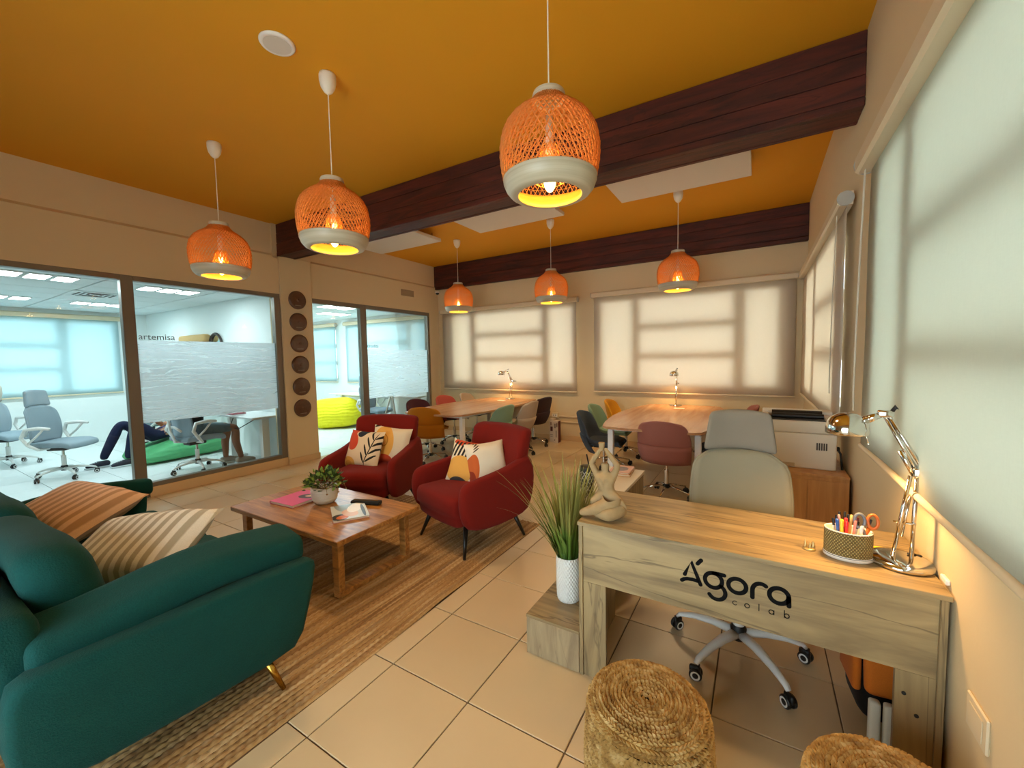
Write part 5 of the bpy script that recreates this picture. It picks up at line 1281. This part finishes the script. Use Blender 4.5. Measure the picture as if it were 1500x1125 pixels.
def yb(q):
    k = (q[2] + .35) / .7; return (q[0] * (1.05 - .12 * k) - .10 * k + .03 * sin(5 * q[1]), q[1] * (1.05 - .22 * k), q[2] + .10 * (-q[0]) * k * .5 + .02 * sin(6 * q[0]))
beanbag('bright yellow beanbag on the floor of the second office', (-8.25, 5.95, 0), R(35), 1.08, .95, .66, '#F0E40C', yb, '#DCCB00')
def gb(q):
    k = (q[1] + .62) / 1.24; return (q[0], q[1], (q[2] + .19) * (.42 + .75 * k) - .19 - .02)
beanbag('green beanbag flattened under the person lying in the artemisa office', (-8.15, 2.84, .02), R(4), .86, 1.22, .40, '#4DA468', gb, '#5BB478')

# ---------------------------------------------------------------- people behind the glass
def figure(name, label, joints, bones, mats_fn, root, loc, rz):
    """one continuous skinned body; joints {name: (pos, radius)}; clothes are coloured by region of the body"""
    ks = list(joints); me = bpy.data.meshes.new(name); me.from_pydata([joints[k][0] for k in ks], [(ks.index(a), ks.index(b)) for a, b in bones], [])
    o = link(name, me, None, loc, (0, 0, rz)); sk = o.modifiers.new('skin', 'SKIN'); sk.use_smooth_shade = True
    for i, k in enumerate(ks):
        r = joints[k][1]; me.skin_vertices[0].data[i].radius = r if isinstance(r, tuple) else (r, r)
    me.skin_vertices[0].data[ks.index(root)].use_root = True; subsurf(o, 2)
    dg = bpy.context.evaluated_depsgraph_get(); me2 = bpy.data.meshes.new_from_object(o.evaluated_get(dg)); o.modifiers.clear(); o.data = me2
    mats, pick = mats_fn
    me2.materials.clear()
    for m in mats: me2.materials.append(m)
    segs = [(Vector(joints[a][0]), Vector(joints[b][0]), a, b) for a, b in bones]
    for p in me2.polygons:
        c = p.center; best = None
        for a, b, na, nb in segs:
            d = b - a; tt = max(0, min(1, (c - a).dot(d) / max(1e-9, d.dot(d)))); ds = (c - a - d * tt).length
            if best is None or ds < best[0]: best = (ds, na, nb, tt)
        p.material_index = pick(best[1], best[2], best[3]); p.use_smooth = True
    return tag(o, label, 'person')
def head(parent, loc, rx, rz, hair, skin):
    M = TR(loc, rx, 0, rz)
    h = MB().rbox(.155, .19, .225, .075, 4, lambda q: (q[0] * (1 - .18 * max(0, -q[2] / .11)), q[1], q[2]), M).build('head', skin, parent, True)
    MB().rbox(.168, .20, .15, .072, 4, None, M @ Matrix.Translation((0, .018, .052))).build('hair', hair, parent, True)
    m = MB().rbox(.026, .03, .045, .010, 1, None, M @ Matrix.Translation((0, -.099, -.012)))
    for s in (-1, 1): m.rbox(.018, .03, .05, .008, 1, None, M @ Matrix.Translation((s * .079, .01, -.01)))
    m.build('face', skin, h, True)
    m = MB()
    for s in (-1, 1): m.rbox(.024, .012, .012, .005, 1, None, M @ Matrix.Translation((s * .033, -.092, .012)))
    m.rbox(.05, .012, .010, .004, 1, None, M @ Matrix.Translation((0, -.090, -.062))); m.build('features', plain('dark_features', '#3A221C', .6), h, True)
def hand(parent, loc, d, up, skin, curl=.6):
    """palm with four bent fingers and a thumb from its side"""
    d = Vector(d).normalized(); up = Vector(up).normalized(); s = d.cross(up).normalized(); p0 = Vector(loc); m = MB()
    Mx = Matrix.Translation(p0 + d * .045) @ Matrix((( *s, 0), (*d, 0), (*up, 0), (0, 0, 0, 1))).transposed()
    m.rbox(.078, .092, .028, .013, 2, None, Mx)
    for k, L in enumerate((.068, .078, .074, .058)):
        b = p0 + d * .086 + s * (-.029 + .0195 * k); k1 = b + d * L * .45 - up * L * .10 * curl; k2 = k1 + (d * (1 - curl * .5) - up * curl).normalized() * L * .32; k3 = k2 + (d * (1 - curl) - up * curl * 1.2).normalized() * L * .26
        m.tube([b - d * .02, b, k1, k2, k3], [.0095, .0095, .009, .0085, .0065], 7)
    b = p0 + d * .02 - s * .034; m.tube([b, b - s * .022 + d * .022 - up * .004, b - s * .026 + d * .05 - up * .016], [.012, .0105, .0075], 7)
    m.build('hand', skin, parent, True)
M_skin = plain('tan_skin', '#B98262', .55); M_skin2 = plain('brown_skin', '#8E5E42', .55)
M_navy = fabric('navy_denim', '#16203C', 300); M_blue = fabric('blue_shirt', '#1E3A78', 300); M_dkshirt = fabric('dark_tee', '#15171C', 300); M_short = fabric('blue_grey_shorts', '#5E7076', 300)
M_hair = plain('black_hair', '#120E0C', .6)
def leg_names(s): return ['hip' + s, 'knee' + s, 'ank' + s, 'toe' + s]
# person lying back on the green beanbag: feet towards -y, head towards +y
J = {'pel': ((0, .0, .32), (.155, .115)), 'wai': ((0, .20, .40), (.145, .105)), 'che': ((0, .42, .52), (.165, .115)), 'nek': ((0, .60, .68), .055), 'top': ((0, .66, .76), .05)}
B = [('pel', 'wai'), ('wai', 'che'), ('che', 'nek'), ('nek', 'top')]
for s, sg, ky, fy in (('L', -1, -.40, -.62), ('R', 1, -.32, -.42)):
    J['hip' + s] = ((sg * .10, -.06, .33), .088); J['knee' + s] = ((sg * .13, ky, .58), .080); J['ank' + s] = ((sg * .12, fy, .11), .055); J['heel' + s] = ((sg * .12, fy + .0, .06), .036)
    J['sho' + s] = ((sg * .19, .48, .58), .062); J['elb' + s] = ((sg * .27, .24, .42), .046); J['wri' + s] = ((sg * .10, .03, .54), .032)
    B += [('pel', 'hip' + s), ('hip' + s, 'knee' + s), ('knee' + s, 'ank' + s), ('ank' + s, 'heel' + s), ('che', 'sho' + s), ('sho' + s, 'elb' + s), ('elb' + s, 'wri' + s)]
def pk(a, b, t):
    if a in ('nek',): return 2
    if a.startswith('elb') or (a.startswith('sho') and t > .55): return 2
    if a in ('wai', 'che') or a.startswith('sho') or (a == 'pel' and b == 'wai' and t > .3) or (a == 'che'): return 1
    return 0
p1 = figure('person', 'person in navy jeans and blue shirt lying back on the green beanbag with a phone', J, B, ([M_navy, M_blue, M_skin], pk), 'pel', (-8.22, 2.62, .04), R(4))
head(p1, (0, .73, .84), R(-48), 0, M_hair, M_skin)
M_shoe = plain('navy_shoe', '#10162A', .6); M_sole = plain('white_sole', '#C9D2D4', .6)
def shoe(parent, loc, rz, up, sole):
    M = TR(loc, 0, 0, rz); s = MB().rbox(.095, .27, .085, .04, 4, lambda q: (q[0] * (1 - .15 * max(0, -q[1] / .13)), q[1], q[2] * (1 - .45 * max(0, -q[1] / .13)) - (.016 * max(0, -q[1] / .13))), M @ Matrix.Translation((0, 0, .055))).build('shoe', up, parent, True)
    MB().rbox(.10, .28, .024, .011, 3, lambda q: (q[0] * (1 - .15 * max(0, -q[1] / .13)), q[1], q[2]), M @ Matrix.Translation((0, -.002, .012))).build('sole', sole, s, True)
    m = MB()
    for k in range(3): m.tube([(-.025, -.02 - k * .025, .090 - k * .008), (.025, -.02 - k * .025, .090 - k * .008)], .004, 5)
    for v in range(len(m.v)): m.v[v] = tuple(M @ Vector(m.v[v]))
    m.build('laces', sole, s, True)
shoe(p1, (-.12, -.69, -.04), 0, M_shoe, M_sole); shoe(p1, (.12, -.49, -.04), 0, M_shoe, M_sole)
hand(p1, (-.10, .03, .54), (.5, -.6, .25), (0, .4, .9), M_skin, .7); hand(p1, (.10, .03, .54), (-.5, -.6, .25), (0, .4, .9), M_skin, .7)
o = MB().rbox(.24, .012, .16, .006, 1, None, TR((-8.225, 2.555, .66), R(-40), 0, 0)).build('tablet', plain('dark_tablet', '#15171A', .3), None, True); tag(o, 'dark tablet held by the person lying on the green beanbag', 'tablet')
# person seated on the white framed chair, facing the partition desk (+y)
J = {'pel': ((0, -.02, .58), (.155, .12)), 'wai': ((0, -.03, .74), (.14, .105)), 'che': ((0, .02, .96), (.165, .12)), 'nek': ((0, .05, 1.14), .055), 'top': ((0, .06, 1.20), .05)}
B = [('pel', 'wai'), ('wai', 'che'), ('che', 'nek'), ('nek', 'top')]
for s, sg, fy, fx in (('L', -1, .38, -.12), ('R', 1, .50, .10)):
    J['hip' + s] = ((sg * .09, .04, .57), .09); J['knee' + s] = ((sg * .13, .44, .56), .064); J['shin' + s] = ((fx, .44 * .5 + fy * .5 - .03, .34), .056); J['ank' + s] = ((fx, fy, .12), .038); J['heel' + s] = ((fx, fy, .07), .034)
    J['sho' + s] = ((sg * .19, .03, 1.04), .06); J['elb' + s] = ((sg * .24, .16, .83), .044); J['wri' + s] = ((sg * .15, .40, .80), .03)
    B += [('pel', 'hip' + s), ('hip' + s, 'knee' + s), ('knee' + s, 'shin' + s), ('shin' + s, 'ank' + s), ('ank' + s, 'heel' + s), ('che', 'sho' + s), ('sho' + s, 'elb' + s), ('elb' + s, 'wri' + s)]
def pk2(a, b, t):
    if a == 'nek' or a.startswith('elb') or (a.startswith('sho') and t > .5): return 2
    if a.startswith('knee') or a.startswith('shin') or a.startswith('ank') or (a.startswith('hip') and t > .82): return 2
    if a in ('wai', 'che') or a.startswith('sho') or (a == 'pel' and b == 'wai' and t > .25): return 1
    return 0
p2 = figure('person', 'person in shorts and dark shirt seated at the white desk behind the frosted film', J, B, ([M_short, M_dkshirt, M_skin2], pk2), 'pel', (-6.79, 2.60, 0), R(-4))
head(p2, (0, .09, 1.30), R(10), pi, M_hair, M_skin2)
M_snk = plain('grey_sneaker', '#A49C90', .7)
shoe(p2, (-.12, .44, 0), pi, M_snk, M_sole); shoe(p2, (.10, .56, 0), pi, M_snk, M_sole)
hand(p2, (-.15, .40, .80), (.1, .9, -.1), (0, 0, 1), M_skin2, .3); hand(p2, (.15, .40, .80), (-.1, .9, -.1), (0, 0, 1), M_skin2, .3)
# tan tube and arch shaped mirror on the partition behind the lettering
t = thing('wall_shelf', 'tan rolled shelf fixed to the partition beside the arch mirror', 'shelf', (-8.80, YP, 1.955)); MB().rbox(1.0, .14, .14, .05, 4, None, Matrix.Translation((0, -.075, 0))).build('roll', plain('tan_fabric', '#C9A469', .8, grain=.1), t, True); MB().box(-.5, .5, -.14, 0, -.092, -.072, .004).build('board', M_whitem, t)
t = thing('arch_mirror', 'dark framed arched mirror on the partition', 'mirror', (-8.12, YP - .005, 1.55))
pts = [(-.22, -.02, -.4), (-.22, -.02, .25)] + [(-.22 * cos(pi * k / 12), -.02, .25 + .22 * sin(pi * k / 12)) for k in range(1, 12)] + [(.22, -.02, .25), (.22, -.02, -.4)]
MB().tube(pts + [pts[0]], .022, 8, False).build('frame', plain('dark_mirror_frame', '#2E2724', .5), t, True)
m = MB(); m.prism([(p[0], p[2]) for p in pts], 0, .008, Matrix(((1, 0, 0, 0), (0, 0, -1, 0), (0, 1, 0, 0), (0, 0, 0, 1)))); m.build('mirror_glass', plain('mirror_glass', '#DCEBEA', .03, 1.0), t)
